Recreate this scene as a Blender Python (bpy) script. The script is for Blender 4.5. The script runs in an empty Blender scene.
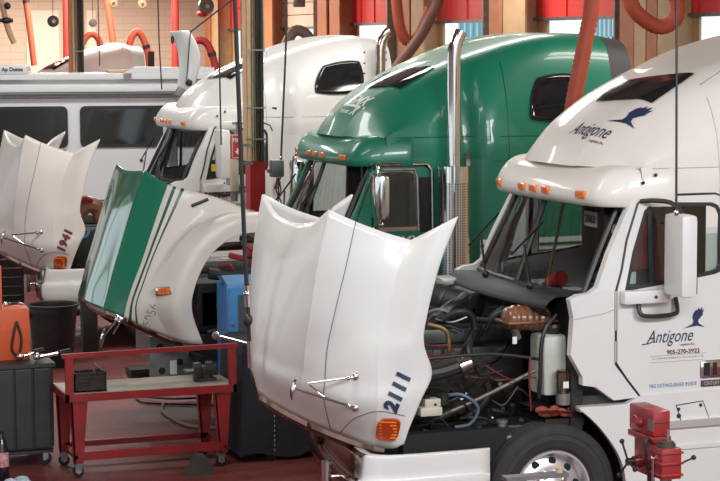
import bpy, bmesh, math, random
import numpy as np
from mathutils import Vector, Matrix
from mathutils.bvhtree import BVHTree
random.seed(7)
SC = bpy.context.scene
COL = SC.collection
PI = math.pi

# ------------------------------------------------------------------ camera, world, lights, exposure
# hall axes: +X runs from the truck noses to their tails, +Y across the bays, away from the camera
cam_d = bpy.data.cameras.new('camera'); cam = bpy.data.objects.new('camera', cam_d); COL.objects.link(cam)
cam_d.sensor_width = 36.0; cam_d.lens = 2016 * 36 / 720; cam_d.clip_end = 400
cam.location = (0, 0, 3.87)
cam.rotation_euler = (Matrix.Rotation(-0.34, 3, 'Z') @ Matrix.Rotation(PI/2 - 0.0987, 3, 'X') @ Matrix.Rotation(-0.005, 3, 'Z')).to_euler()
SC.camera = cam
SC.view_settings.view_transform = 'Standard'; SC.view_settings.look = 'None'
SC.view_settings.gamma = 1; SC.view_settings.use_curve_mapping = False
SC.view_settings.exposure = 0.0
W = bpy.data.worlds.new('World'); SC.world = W; W.use_nodes = True
bg = W.node_tree.nodes['Background']; bg.inputs[0].default_value = (0.86, 0.95, 1.0, 1); bg.inputs[1].default_value = 1.32

def area(name, loc, sx, sy, power, color, rot=(0, 0, 0)):
    l = bpy.data.lights.new(name, 'AREA'); l.shape = 'RECTANGLE'; l.size = sx; l.size_y = sy
    l.energy = power; l.color = color
    o = bpy.data.objects.new(name, l); o.location = loc; o.rotation_euler = rot; COL.objects.link(o)
for i, (x, y, p, c) in enumerate([
        (3.5, 5.0, 300, (.96, .98, 1)), (8.0, 5.5, 420, (.96, .98, 1)),  # added fill pair, tilted across the bays to brighten the near truck's side
        (2.5, 14.0, 170, (1, .97, .93)), (11.5, 17.0, 240, (1, .93, .84)), (12.8, 33.0, 200, (1, .88, .76)),
        (3.5, 22.0, 190, (1, .97, .93)), (9.0, 22.5, 190, (1, .96, .92)), (8.5, 28.5, 200, (1, .97, .93)), (4.0, 29.5, 220, (.97, .98, 1)),  # last of this row is an added fill that brightens the motorhome
        (8.0, 36.5, 260, (1, .90, .80)), (10.5, 43.0, 300, (1, .86, .76)), (10.5, 48.0, 980, (1, .84, .70)), (10.5, 52.5, 640, (1, .84, .70))]):
    area('hall_and_fill_light', (x, y, 6.1), 3.2, 1.0, p, c, (math.radians(58), 0, 0) if y < 7 else (0, 0, 0))

# ------------------------------------------------------------------ materials
MATS = {}
def pset(b, **kw):
    for k, v in kw.items():
        b.inputs[k].default_value = v
def mat(name, col, rough=.5, metal=0., coat=0., dirt=0., dscale=6., dcol=None, bump=0., bscale=40., emit=0.):
    if name in MATS: return MATS[name]
    m = bpy.data.materials.new(name); m.use_nodes = True; nt = m.node_tree; b = nt.nodes['Principled BSDF']
    c = (*col, 1)
    pset(b, **{'Base Color': c, 'Roughness': rough, 'Metallic': metal, 'Coat Weight': coat, 'Coat Roughness': .06})
    if emit:
        pset(b, **{'Emission Color': c, 'Emission Strength': emit})
    tc = nt.nodes.new('ShaderNodeTexCoord')
    if dirt:
        n = nt.nodes.new('ShaderNodeTexNoise'); n.inputs['Scale'].default_value = dscale; n.inputs['Detail'].default_value = 8; n.inputs['Roughness'].default_value = .65
        nt.links.new(tc.outputs['Object'], n.inputs['Vector'])
        r = nt.nodes.new('ShaderNodeValToRGB'); r.color_ramp.elements[0].position = .35; r.color_ramp.elements[1].position = .75
        d = dcol if dcol else tuple(x*.45 for x in col)
        r.color_ramp.elements[0].color = c
        r.color_ramp.elements[1].color = tuple(a*(1-dirt)+e*dirt for a, e in zip(col, d)) + (1,)
        nt.links.new(n.outputs['Fac'], r.inputs[0]); nt.links.new(r.outputs[0], b.inputs['Base Color'])
    if bump:
        n2 = nt.nodes.new('ShaderNodeTexNoise'); n2.inputs['Scale'].default_value = bscale; n2.inputs['Detail'].default_value = 4
        nt.links.new(tc.outputs['Object'], n2.inputs['Vector'])
        bp = nt.nodes.new('ShaderNodeBump'); bp.inputs['Strength'].default_value = bump; bp.inputs['Distance'].default_value = .01
        nt.links.new(n2.outputs['Fac'], bp.inputs['Height']); nt.links.new(bp.outputs[0], b.inputs['Normal'])
    MATS[name] = m
    return m
def glassmat(name, tint, gloss=.12, rough=.02):
    m = bpy.data.materials.new(name); m.use_nodes = True; nt = m.node_tree; nt.nodes.clear()
    o = nt.nodes.new('ShaderNodeOutputMaterial'); t = nt.nodes.new('ShaderNodeBsdfTransparent'); g = nt.nodes.new('ShaderNodeBsdfGlossy')
    t.inputs[0].default_value = (*tint, 1); g.inputs['Roughness'].default_value = rough
    mx = nt.nodes.new('ShaderNodeMixShader'); fr = nt.nodes.new('ShaderNodeFresnel'); fr.inputs[0].default_value = 1.5
    ad = nt.nodes.new('ShaderNodeMath'); ad.operation = 'ADD'; ad.inputs[1].default_value = gloss - .04
    nt.links.new(fr.outputs[0], ad.inputs[0]); nt.links.new(ad.outputs[0], mx.inputs[0])
    nt.links.new(t.outputs[0], mx.inputs[1]); nt.links.new(g.outputs[0], mx.inputs[2]); nt.links.new(mx.outputs[0], o.inputs[0])
    MATS[name] = m; return m
white = mat('white_paint', (.72, .72, .70), .38, coat=.3, dirt=.10, dscale=1.6)
white_warm = mat('cream_white_paint', (.74, .70, .65), .42, coat=.2, dirt=.10, dscale=2.)
green = mat('green_paint', (.006, .20, .115), .36, coat=.35, dirt=.25, dscale=5., dcol=(.03, .17, .12))
green_dk = mat('dark_green_paint', (.008, .10, .065), .3, coat=.5)
green_gl = mat('glossy_green_paint', (.02, .19, .12), .10, coat=1., dirt=.3, dscale=3., dcol=(.05, .2, .14))
black = mat('black_plastic', (.012, .012, .013), .45, dirt=.5, dscale=8., dcol=(.035, .034, .032))
blackm = mat('black_rubber', (.006, .006, .007), .65, bump=.2)
tyre_m = mat('tyre_rubber', (.022, .021, .021), .75, dirt=.6, dscale=9., dcol=(.05, .048, .046), bump=.3, bscale=60)
darkmetal = mat('greasy_dark_metal', (.022, .020, .019), .4, .4, dirt=.8, dscale=10., dcol=(.07, .058, .045), bump=.5, bscale=30)
greymetal = mat('worn_grey_metal', (.28, .28, .28), .4, .6, dirt=.7, dscale=7., dcol=(.09, .08, .075))
chrome = mat('chrome', (.78, .78, .78), .10, 1., dirt=.25, dscale=12.)
chrome_br = mat('dull_chrome', (.55, .47, .42), .2, 1., dirt=.5, dscale=10.)
chrome_dk = mat('floor_toned_chrome', (.26, .17, .14), .18, 1., dirt=.5, dscale=10.)  # chrome with the red floor's reflection put into its base colour
amber = mat('amber_lens', (.85, .20, .015), .25, coat=.6)
amber_dk = mat('dark_red_lens', (.45, .05, .01), .25, coat=.6)
amber_rib = mat('bright_amber_lens', (.95, .28, .02), .3)
roofglass = mat('smoked_roof_glass', (.010, .010, .011), .08, dirt=.4, dscale=9., dcol=(.025, .025, .025)); roofglass.node_tree.nodes['Principled BSDF'].inputs['Specular IOR Level'].default_value = .30
darkglass = mat('dark_tinted_glass', (.008, .009, .010), .06, coat=.6, dirt=.5, dscale=14., dcol=(.03, .032, .035))
glass = glassmat('windscreen_glass', (.90, .96, .95), .06)
glass_d = glassmat('door_glass', (.84, .88, .88), .06)
interior = mat('dark_cab_trim', (.028, .028, .03), .7, dirt=.5, dscale=5., dcol=(.06, .055, .05))
redcloth = mat('red_seat_cloth', (.38, .03, .035), .8)
greyseat = mat('grey_seat_cloth', (.12, .12, .125), .85)
navy = mat('navy_lettering', (.02, .03, .09), .5)
maroon = mat('maroon_lettering', (.17, .012, .03), .5)
whitel = mat('white_lettering', (.75, .78, .74), .5)
bluel = mat('blue_lettering', (.05, .20, .42), .5)
greyl = mat('pale_grey_lettering', (.45, .45, .43), .5)
copper = mat('brown_stained_plastic', (.24, .10, .05), .3, dirt=.8, dscale=16., dcol=(.08, .035, .02), coat=.4)
paleplast = mat('pale_tank_plastic', (.52, .55, .50), .4, dirt=.5, dscale=6., dcol=(.3, .28, .2))
redpaint = mat('red_tool_paint', (.33, .016, .018), .38, dirt=.7, dscale=9., dcol=(.10, .02, .02), coat=.3)
redbench = mat('worn_red_paint', (.36, .012, .014), .42, dirt=.8, dscale=6., dcol=(.07, .025, .025))
orange = mat('orange_red_enamel', (.70, .11, .03), .4, dirt=.4, dscale=5.)
blue = mat('blue_enamel', (.06, .26, .58), .4, dirt=.5, dscale=5., dcol=(.05, .12, .25))
steelplate = mat('oily_steel_plate', (.42, .42, .33), .4, .2, dirt=.7, dscale=4., dcol=(.15, .13, .10))
hose_or = mat('orange_hose_rubber', (.45, .075, .035), .6, dirt=.5, dscale=4., dcol=(.28, .06, .035))
hose_br = mat('sooty_hose_rubber', (.13, .06, .045), .6, dirt=.6, dscale=6., dcol=(.28, .07, .04))
hose_rd = mat('red_hose_rubber', (.38, .03, .025), .5, dirt=.5, dscale=4.)
hose_grey = mat('grey_hose_rubber', (.25, .20, .16), .6, dirt=.5, dscale=4.)
cloth = mat('black_canvas', (.014, .015, .022), .85, dirt=.6, dscale=5., dcol=(.03, .032, .045), bump=.6, bscale=9)
tan = mat('tan_steel', (.60, .42, .24), .5, dirt=.5, dscale=3., dcol=(.30, .17, .08))
rust = mat('orange_brown_steel', (.50, .19, .085), .5, dirt=.5, dscale=3., dcol=(.18, .06, .03))
redcol = mat('column_red_paint', (.45, .012, .018), .4, dirt=.4, dscale=3.)
reddoor = mat('red_door_paint', (.88, .07, .065), .45, dirt=.25, dscale=1.)
red_plain = mat('sign_red', (.6, .02, .02), .4)

def nodes_of(m): return m.node_tree, m.node_tree.nodes['Principled BSDF']
def floor_mat():
    m = mat('red_painted_concrete', (.15, .03, .03), .38); nt, b = nodes_of(m)
    tc = nt.nodes.new('ShaderNodeTexCoord')
    n = nt.nodes.new('ShaderNodeTexNoise'); n.inputs['Scale'].default_value = .9; n.inputs['Detail'].default_value = 10; n.inputs['Roughness'].default_value = .7
    mp = nt.nodes.new('ShaderNodeMapping'); mp.inputs['Scale'].default_value = (1, 2.2, 1)
    nt.links.new(tc.outputs['Object'], mp.inputs[0]); nt.links.new(mp.outputs[0], n.inputs['Vector'])
    r = nt.nodes.new('ShaderNodeValToRGB'); e = r.color_ramp.elements
    e[0].position = .30; e[0].color = (.055, .018, .016, 1); e[1].position = .75; e[1].color = (.25, .085, .075, 1)
    k = e.new(.48); k.color = (.175, .034, .029, 1)
    nt.links.new(n.outputs['Fac'], r.inputs[0])
    n2 = nt.nodes.new('ShaderNodeTexNoise'); n2.inputs['Scale'].default_value = 7; n2.inputs['Detail'].default_value = 8
    nt.links.new(tc.outputs['Object'], n2.inputs['Vector'])
    mx = nt.nodes.new('ShaderNodeMix'); mx.data_type = 'RGBA'; mx.blend_type = 'MULTIPLY'; mx.inputs[0].default_value = .55
    nt.links.new(r.outputs[0], mx.inputs[6]); nt.links.new(n2.outputs['Color'], mx.inputs[7])
    n2r = nt.nodes.new('ShaderNodeValToRGB'); n2r.color_ramp.elements[0].position = .3; n2r.color_ramp.elements[0].color = (.45, .45, .45, 1); n2r.color_ramp.elements[1].position = .6
    nt.links.new(n2.outputs['Fac'], n2r.inputs[0]); nt.links.new(n2r.outputs[0], mx.inputs[7])
    nt.links.new(mx.outputs[2], b.inputs['Base Color'])
    rr = nt.nodes.new('ShaderNodeMapRange'); rr.inputs[3].default_value = .38; rr.inputs[4].default_value = .75
    nt.links.new(n.outputs['Fac'], rr.inputs[0]); nt.links.new(rr.outputs[0], b.inputs['Roughness'])
    return m
def block_mat():
    m = mat('beige_blockwork', (.6, .5, .4), .7); nt, b = nodes_of(m)
    tc = nt.nodes.new('ShaderNodeTexCoord'); mp = nt.nodes.new('ShaderNodeMapping'); mp.inputs['Rotation'].default_value = (PI/2, 0, 0)
    br = nt.nodes.new('ShaderNodeTexBrick'); br.inputs['Scale'].default_value = 1.0
    br.inputs['Brick Width'].default_value = .8; br.inputs['Row Height'].default_value = .2; br.inputs['Mortar Size'].default_value = .012
    br.inputs['Color1'].default_value = (.60, .51, .42, 1); br.inputs['Color2'].default_value = (.58, .49, .40, 1); br.inputs['Mortar'].default_value = (.50, .40, .31, 1)
    nt.links.new(tc.outputs['Object'], mp.inputs[0]); nt.links.new(mp.outputs[0], br.inputs[0]); nt.links.new(br.outputs[0], b.inputs['Base Color'])
    return m
def perf_mat():
    m = mat('perforated_chrome', (.7, .7, .7), .22, 1.); nt, b = nodes_of(m)
    tc = nt.nodes.new('ShaderNodeTexCoord'); v = nt.nodes.new('ShaderNodeTexVoronoi'); v.inputs['Scale'].default_value = 38; v.inputs['Randomness'].default_value = 0
    nt.links.new(tc.outputs['Object'], v.inputs['Vector'])
    r = nt.nodes.new('ShaderNodeValToRGB'); e = r.color_ramp.elements
    e[0].position = .28; e[0].color = (.10, .10, .10, 1); e[1].position = .42; e[1].color = (.75, .75, .75, 1)
    nt.links.new(v.outputs['Distance'], r.inputs[0]); nt.links.new(r.outputs[0], b.inputs['Base Color'])
    return m
def plate_mat():
    m = mat('tread_plate', (.7, .7, .68), .35, .6); nt, b = nodes_of(m)
    tc = nt.nodes.new('ShaderNodeTexCoord'); v = nt.nodes.new('ShaderNodeTexVoronoi'); v.inputs['Scale'].default_value = 30
    nt.links.new(tc.outputs['Object'], v.inputs['Vector'])
    bp = nt.nodes.new('ShaderNodeBump'); bp.inputs['Strength'].default_value = .8; nt.links.new(v.outputs['Distance'], bp.inputs['Height']); nt.links.new(bp.outputs[0], b.inputs['Normal'])
    return m
perf = perf_mat(); tread = plate_mat()

# ------------------------------------------------------------------ mesh helpers
def obj(name, me, mats, parent=None, smooth=True, ang=35):
    if not isinstance(mats, (list, tuple)): mats = [mats]
    for m in mats: me.materials.append(m)
    o = bpy.data.objects.new(name, me); COL.objects.link(o)
    if parent: o.parent = parent
    if smooth:
        me.shade_smooth() if hasattr(me, 'shade_smooth') else None
        try: me.set_sharp_from_angle(angle=math.radians(ang))
        except Exception: pass
    return o
class MB:
    def __init__(s): s.bm = bmesh.new(); s.mi = 0
    def _f(s, vs):
        try: f = s.bm.faces.new(vs); f.material_index = s.mi; return f
        except ValueError: return None
    def box(s, a, b, mtx=None, bev=0.):
        a, b = Vector(a), Vector(b); v = []
        for z in (a.z, b.z):
            for x, y in ((a.x, a.y), (b.x, a.y), (b.x, b.y), (a.x, b.y)):
                p = Vector((x, y, z)); v.append(s.bm.verts.new(mtx @ p if mtx else p))
        fs = [s._f([v[i] for i in q]) for q in ((3, 2, 1, 0), (4, 5, 6, 7), (0, 1, 5, 4), (1, 2, 6, 5), (2, 3, 7, 6), (3, 0, 4, 7))]
        if bev:
            es = list({e for f in fs for e in f.edges})
            bmesh.ops.bevel(s.bm, geom=es, offset=bev, segments=2, affect='EDGES', profile=.6)
        return s
    def tube(s, pts, r, n=10, cap=True, closed=False):
        pts = [Vector(p) for p in pts]; rs = r if isinstance(r, (list, tuple)) else [r]*len(pts)
        rings = []; up = None; N = len(pts)
        for i, p in enumerate(pts):
            if closed: t = (pts[(i+1) % N]-pts[i-1]).normalized()
            else: t = (pts[min(i+1, N-1)]-pts[max(i-1, 0)]).normalized()
            if up is None: up = t.orthogonal().normalized()
            up = (up - t*up.dot(t)).normalized(); sd = t.cross(up)
            rings.append([s.bm.verts.new(p+(up*math.cos(a)+sd*math.sin(a))*rs[i]) for a in [2*PI*k/n for k in range(n)]])
        for i in range(N if closed else N-1):
            A, B = rings[i], rings[(i+1) % N]
            for k in range(n): s._f((A[k], A[(k+1) % n], B[(k+1) % n], B[k]))
        if cap and not closed: s._f(rings[0][::-1]); s._f(rings[-1])
        return s
    def cyl(s, p0, p1, r0, r1=None, n=20, cap=True): return s.tube([p0, p1], [r0, r0 if r1 is None else r1], n, cap)
    def lathe(s, prof, n=32, mtx=None, mis=None):
        """prof: (radius, height) pairs, about local z"""
        rings = []
        for r, h in prof:
            ring = []
            for k in range(n):
                p = Vector((r*math.cos(2*PI*k/n), r*math.sin(2*PI*k/n), h)); ring.append(s.bm.verts.new(mtx @ p if mtx else p))
            rings.append(ring)
        for i in range(len(rings)-1):
            if mis: s.mi = mis[i]
            for k in range(n): s._f((rings[i][k], rings[i][(k+1) % n], rings[i+1][(k+1) % n], rings[i+1][k]))
        return s
    def ball(s, c, r, sc=(1, 1, 1), n=14):
        m = Matrix.Translation(Vector(c)) @ Matrix.Diagonal((r*sc[0], r*sc[1], r*sc[2], 1))
        prof = [(max(.001, math.sin(PI*i/8)), -math.cos(PI*i/8)) for i in range(9)]
        return s.lathe(prof, n, m)
    def grid(s, P, mis=None):
        V = [[s.bm.verts.new(tuple(map(float, p))) for p in row] for row in P]
        for i in range(len(V)-1):
            for j in range(len(V[0])-1):
                if mis is not None: s.mi = mis[j] if isinstance(mis, list) else mis
                s._f((V[i][j], V[i][j+1], V[i+1][j+1], V[i+1][j]))
        return s
    def prism(s, pts, d, hole=None):
        """pts: list of 3-D points (planar loop), d: extrusion vector"""
        a = [s.bm.verts.new(p) for p in pts]; b = [s.bm.verts.new(Vector(p)+Vector(d)) for p in pts]; n = len(pts)
        s._f(a[::-1]); s._f(b)
        for i in range(n): s._f((a[i], a[(i+1) % n], b[(i+1) % n], b[i]))
        return s
    def mesh(s, name='m'):
        bmesh.ops.recalc_face_normals(s.bm, faces=s.bm.faces)
        me = bpy.data.meshes.new(name); s.bm.to_mesh(me); s.bm.free(); return me
    def build(s, name, mats, parent=None, smooth=True, ang=35, bevel=0., label=None):
        o = obj(name, s.mesh(name), mats, parent, smooth, ang)
        if bevel:
            m = o.modifiers.new('bevel', 'BEVEL'); m.width = bevel; m.segments = 2; m.limit_method = 'ANGLE'; m.angle_limit = .6
        if label: o['label'] = label
        return o
def thing(name, label, cat, loc=(0, 0, 0), rz=0., group=None):
    o = bpy.data.objects.new(name, None); COL.objects.link(o); o.location = loc; o.rotation_euler = (0, 0, rz)
    o.empty_display_size = .2; return tag(o, label, cat, group)
def tag(o, label, cat, group=None):
    o['label'] = label; o['category'] = cat
    if group: o['group'] = group
    return o
def struct(o): o['kind'] = 'structure'; return o
def cr(P, m):
    """Catmull-Rom through the points along axis 0, m steps per interval"""
    P = np.asarray(P, float); n = len(P); out = []
    for i in range(n-1):
        p0 = P[i-1] if i > 0 else 2*P[0]-P[1]; p1, p2 = P[i], P[i+1]; p3 = P[i+2] if i+2 < n else 2*P[-1]-P[-2]
        for k in range(m):
            t = k/m; out.append(.5*((2*p1)+(-p0+p2)*t+(2*p0-5*p1+4*p2-p3)*t*t+(-p0+3*p1-3*p2+p3)*t**3))
    out.append(P[-1]); return np.array(out)
def surf(G, mu, mv):
    G = cr(np.asarray(G, float), mu); return np.swapaxes(cr(np.swapaxes(G, 0, 1), mv), 0, 1)
def bvh_grid(P):
    R, C = P.shape[:2]; v = [tuple(p) for row in P for p in row]
    f = [(i*C+j, i*C+j+1, (i+1)*C+j+1, (i+1)*C+j) for i in range(R-1) for j in range(C-1)]
    return BVHTree.FromPolygons(v, f)
def mirror_cols(G):
    """half profile, column 0 on the centre line -> full, near (+y) side last"""
    G = np.asarray(G, float); M = G[:, 1:][:, ::-1].copy(); M[..., 1] *= -1
    return np.concatenate([M, G], axis=1)
def panel(outer, holes, yf, th, sgn=1):
    """a sheet in the x-z plane with holes, curved by y = yf(z)"""
    bm = bmesh.new()
    for loop in [outer]+list(holes):
        vs = [bm.verts.new((x, 0, z)) for x, z in loop]
        for i in range(len(vs)): bm.edges.new((vs[i], vs[(i+1) % len(vs)]))
    bmesh.ops.triangle_fill(bm, use_beauty=True, use_dissolve=False, edges=bm.edges[:], normal=(0, 1, 0))
    fs = bm.faces[:]; r = bmesh.ops.extrude_face_region(bm, geom=fs)
    inner = {v for v in r['geom'] if isinstance(v, bmesh.types.BMVert)}
    for v in bm.verts: v.co.y = (yf(v.co.z)-(th if v in inner else 0))*sgn
    bmesh.ops.recalc_face_normals(bm, faces=bm.faces)
    me = bpy.data.meshes.new('panel'); bm.to_mesh(me); bm.free(); return me
def rnd(x0, x1, z0, z1, r, n=5):
    out = []
    for cx, cz, a in ((x1-r, z1-r, 0), (x0+r, z1-r, 90), (x0+r, z0+r, 180), (x1-r, z0+r, 270)):
        for k in range(n): t = math.radians(a+90*k/(n-1)); out.append((cx+r*math.cos(t), cz+r*math.sin(t)))
    return out
def text_mesh(body, size, place, ext=.0006, shear=0., sx=1., sp=1., bold=0., hi=None):
    """lettering; place(a, b, d) maps text plane coordinates to 3-D"""
    cu = bpy.data.curves.new('t', 'FONT'); cu.body = body; cu.size = size; cu.shear = shear; cu.space_character = sp; cu.offset = bold
    cu.align_x = 'CENTER'; cu.align_y = 'CENTER'; cu.extrude = ext; cu.resolution_u = 3
    if hi is not None: cu.materials.append(navy); cu.materials.append(maroon); cu.body_format[hi].material_index = 1
    t = bpy.data.objects.new('t', cu); COL.objects.link(t); bpy.context.view_layer.update()
    me = bpy.data.meshes.new_from_object(t.evaluated_get(bpy.context.evaluated_depsgraph_get()))
    bpy.data.objects.remove(t); bpy.data.curves.remove(cu)
    for v in me.vertices: v.co = place(v.co.x*sx, v.co.y, v.co.z)
    me.materials.clear()
    return me
def planar(O, u, v, bv=None, off=.004):
    O, u, v = Vector(O), Vector(u).normalized(), Vector(v); v = (v-u*v.dot(u)).normalized(); n = u.cross(v)
    def f(a, b, d):
        p = O+u*a+v*b
        if bv:
            h = bv.ray_cast(p+n*.6, -n)
            if h[0] is not None: p = h[0]
        return p+n*(off+d)
    return f
def letters(name, body, size, place, m, parent, **k):
    return obj(name, text_mesh(body, size, place, **k), m, parent, smooth=False)
def poly_on(pts, place, m, name, parent, sub=3):
    """a filled outline laid on a surface"""
    bm = bmesh.new(); vs = [bm.verts.new((x, y, 0)) for x, y in pts]
    for i in range(len(vs)): bm.edges.new((vs[i], vs[(i+1) % len(vs)]))
    bmesh.ops.triangle_fill(bm, use_beauty=True, edges=bm.edges[:], normal=(0, 0, 1))
    if sub: bmesh.ops.subdivide_edges(bm, edges=bm.edges[:], cuts=sub, use_grid_fill=True)
    for v in bm.verts: v.co = place(v.co.x, v.co.y, 0)
    me = bpy.data.meshes.new(name); bm.to_mesh(me); bm.free(); return obj(name, me, m, parent, smooth=False)
def patch(c, bv, ax, off, n=10, k=.12, thick=.012):
    """rounded quad dropped onto a surface along axis ax ('y' or 'z'); c: four corners in the other two coordinates"""
    c = [Vector(p) for p in c]; rows = []
    for i in range(n+1):
        row = []
        for j in range(n+1):
            s0, t0 = 2*i/n-1, 2*j/n-1
            s1, t1 = s0*math.sqrt(1-k*t0*t0), t0*math.sqrt(1-k*s0*s0); s1, t1 = (s1+1)/2, (t1+1)/2
            p = c[0].lerp(c[1], s1).lerp(c[3].lerp(c[2], s1), t1)
            if ax == 'y': h = bv.ray_cast(Vector((p.x, 3, p.y)), Vector((0, -1, 0))); q = (h[0] if h[0] else Vector((p.x, 1.1, p.y)))+Vector((0, off, 0))
            else: h = bv.ray_cast(Vector((p.x, p.y, 9)), Vector((0, 0, -1))); q = (h[0] if h[0] else Vector((p.x, p.y, 3.5)))+Vector((0, 0, off))
            row.append(q)
        rows.append(row)
    return np.array([[list(q) for q in r] for r in rows])

# ------------------------------------------------------------------ the hall
flm = floor_mat(); blk = block_mat()
struct(MB().box((-14, -6, -.2), (15.5, 56.4, 0)).build('floor', flm, smooth=False))
struct(MB().box((15.5, -6, -.2), (160, 160, -.05)).build('ground_outside', mat('pale_concrete_yard', (.55, .55, .53), .8), smooth=False))
struct(MB().box((-6.2, 56.1, 0), (15.3, 56.4, 7.0)).build('wall_far', blk, smooth=False))
b = MB().box((-6.2, 3, 6.8), (15.6, 56.4, 7.0))
struct(b.build('ceiling', mat('ceiling_sheet', (.55, .52, .48), .7), smooth=False))
for i, y in enumerate(range(5, 56, 4)):
    b = MB().box((-3.5, y-.06, 6.6), (15.3, y+.06, 6.75)).box((-3.5, y-.06, 6.0), (15.3, y+.06, 6.1))
    for k in range(20):
        x = -3+k*.92; b.tube([(x, y, 6.08), (x+.46, y, 6.62), (x+.92, y, 6.08)], .025, 5)
    struct(b.build('ceiling_truss', darkmetal, smooth=False))
b = MB(); last = -6.
for yy in range(4, 56, 6):
    b.box((-6.2, last, 0), (-6.0, yy, 6.8)); b.box((-6.2, yy, 3.1 if yy < 26 else 5.8), (-6.0, yy+4.6, 6.8)); last = yy+4.6+(.9 if yy > 26 else 0)
b.box((-6.2, last, 0), (-6.0, 56.4, 6.8))
struct(b.build('wall_left_unseen', mat('unseen_wall_paint', (.55, .50, .44), .7), smooth=False))  # unseen wall, put in for reflections; openings sized for light on the hoods
# side wall with the overhead doors: piers, header, openings
OPEN = [(24.9, 28.35), (30.2, 33.93), (35.73, 39.15), (41.0, 44.5), (46.05, 49.45), (52.3, 55.2)]
pier = mat('pier_boarding', (.64, .46, .28), .6, dirt=.4, dscale=1.5, dcol=(.38, .22, .11))
b = MB(); last = -6.0
for y0, y1 in OPEN+[(56.1, 56.1)]:
    b.box((15.3, last, 0), (15.5, y0, 4.33)); last = y1
b.box((15.3, -6, 4.33), (15.5, 56.1, 7.0))
struct(b.build('wall_right', pier, smooth=False))
for i, (y0, y1) in enumerate(OPEN):
    whd = i == 4
    b = MB(); dm = mat('white_door_panel', (.62, .50, .42), .5) if whd else reddoor
    z0 = 4.27 if i < 4 else 4.22
    for k in range(5):
        b.box((15.18, y0-.1, z0+k*.3 if whd else z0+k*.55), (15.24, y1+.1, z0+(k+1)*.3-.02 if whd else z0+(k+1)*.55-.02))
    if not whd:
        for k in range(1, 4): b.box((15.15, y0+(y1-y0)*k/4-.03, z0), (15.18, y0+(y1-y0)*k/4+.03, z0+2.6))
    b.mi = 1; b.box((15.12, y0-.1, z0-.06), (15.26, y1+.1, z0))
    for y in (y0-.14, y1+.1): b.box((15.1, y, 0), (15.3, y+.05, 6.5))
    o = struct(b.build('door_%d' % (i+1), [dm, greymetal], smooth=False))
# steel columns on the piers
PIERS = ((33.92, 34.52, rust), (32.9, 33.87, tan), (28.72, 29.21, rust), (28.32, 28.70, tan), (27.95, 28.28, rust), (27.41, 27.92, tan), (38.65, 39.29, rust), (37.87, 38.54, tan), (43.96, 44.61, rust), (43.04, 43.74, rust), (48.2, 49.2, rust), (53.2, 53.86, tan), (54.0, 54.6, rust))
for (y0, y1, m) in PIERS:
    b = MB().box((14.76, y0, 0), (14.80, y1, 6.7)).box((15.2, y0, 0), (15.24, y1, 6.7)).box((14.8, (y0+y1)/2-.03, 0), (15.2, (y0+y1)/2+.03, 6.7))
    struct(b.build('column', m, smooth=False))
# pale painted rectangles on the far wall
for x0, x1 in ((10.05, 10.95), (11.75, 11.85+.15)):
    tag(MB().box((x0, 56.05, 3.0), (x1, 56.1, 4.75)).build('wall_panel', mat('white_board', (.80, .70, .62), .6), smooth=False), 'pale rectangular board on the beige block wall, the %s one' % ('wider' if x0 < 11 else 'narrow'), 'wall panel')

# ------------------------------------------------------------------ vehicle exhaust hoses
def arc(p, q, top, n=14):
    p, q = Vector(p), Vector(q); return [p.lerp(q, k/n)+Vector((0, 0, top*math.sin(PI*k/n))) for k in range(n+1)]
def ribbed(name, pts, r, m, label, cat='hose', group=None, m2=None, clamp=None):
    P = cr([list(p) for p in pts], 10); L = [0]
    for i in range(1, len(P)): L.append(L[-1]+float(np.linalg.norm(P[i]-P[i-1])))
    n = max(8, int(L[-1]/.026)); Q = [np.array([np.interp(L[-1]*k/n, L, P[:, a]) for a in range(3)]) for k in range(n+1)]
    rs = [r*(1.03 if k % 2 else .92) for k in range(n+1)]
    root = MB().tube(Q, rs, 14).build(name, m, smooth=True, ang=60)
    tag(root, label, cat, group)
    if clamp:
        for t in clamp:
            k = int(t*n); q = Vector(Q[k]); d = (Vector(Q[min(k+1, n)])-Vector(Q[k-1])).normalized()
            MB().tube([q-d*.04, q+d*.04], r*1.12, 14).build('clamp', darkmetal, root)
    return root
ribbed('exhaust_hose', [(8.56, 17.4, 6.8), (8.54, 17.4, 5.2), (8.50, 17.4, 4.24), (8.42, 17.4, 3.8), (8.30, 17.4, 3.2), (8.24, 17.4, 2.6)], .078, hose_or, 'straight orange ribbed exhaust hose hanging behind the white roof bearing a bird emblem')
ribbed('exhaust_hose', [(10.9, 22, 6.8), (11.1, 22, 4.95), (11.25, 22, 4.35), (11.42, 22, 4.13), (11.66, 22, 4.02), (11.86, 22, 4.10), (11.90, 22, 4.28), (11.82, 22, 4.55), (11.7, 22, 4.95), (11.6, 22, 6.8)], .095, hose_or, 'orange ribbed exhaust hose hanging in a U loop from the roof')
ribbed('exhaust_hose', [(10.46, 28, 6.8), (10.48, 28, 4.9), (10.50, 28, 4.4), (10.56, 28, 4.02), (10.68, 28, 3.86), (10.84, 28, 3.93), (10.95, 28, 4.15), (11.03, 28, 4.34)], .085, hose_or, 'orange exhaust hose turned back on itself behind the green roof, with black end')
ribbed('exhaust_hose', [(11.12, 27.8, 6.8), (11.10, 27.8, 5.0), (11.06, 27.78, 4.45), (10.93, 27.77, 4.2), (10.78, 27.75, 3.95), (10.6, 27.75, 3.72), (10.42, 27.75, 3.5), (10.3, 27.75, 3.25)], .085, hose_br, 'sooty brown hose crossing the orange one behind the green roof')
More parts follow.
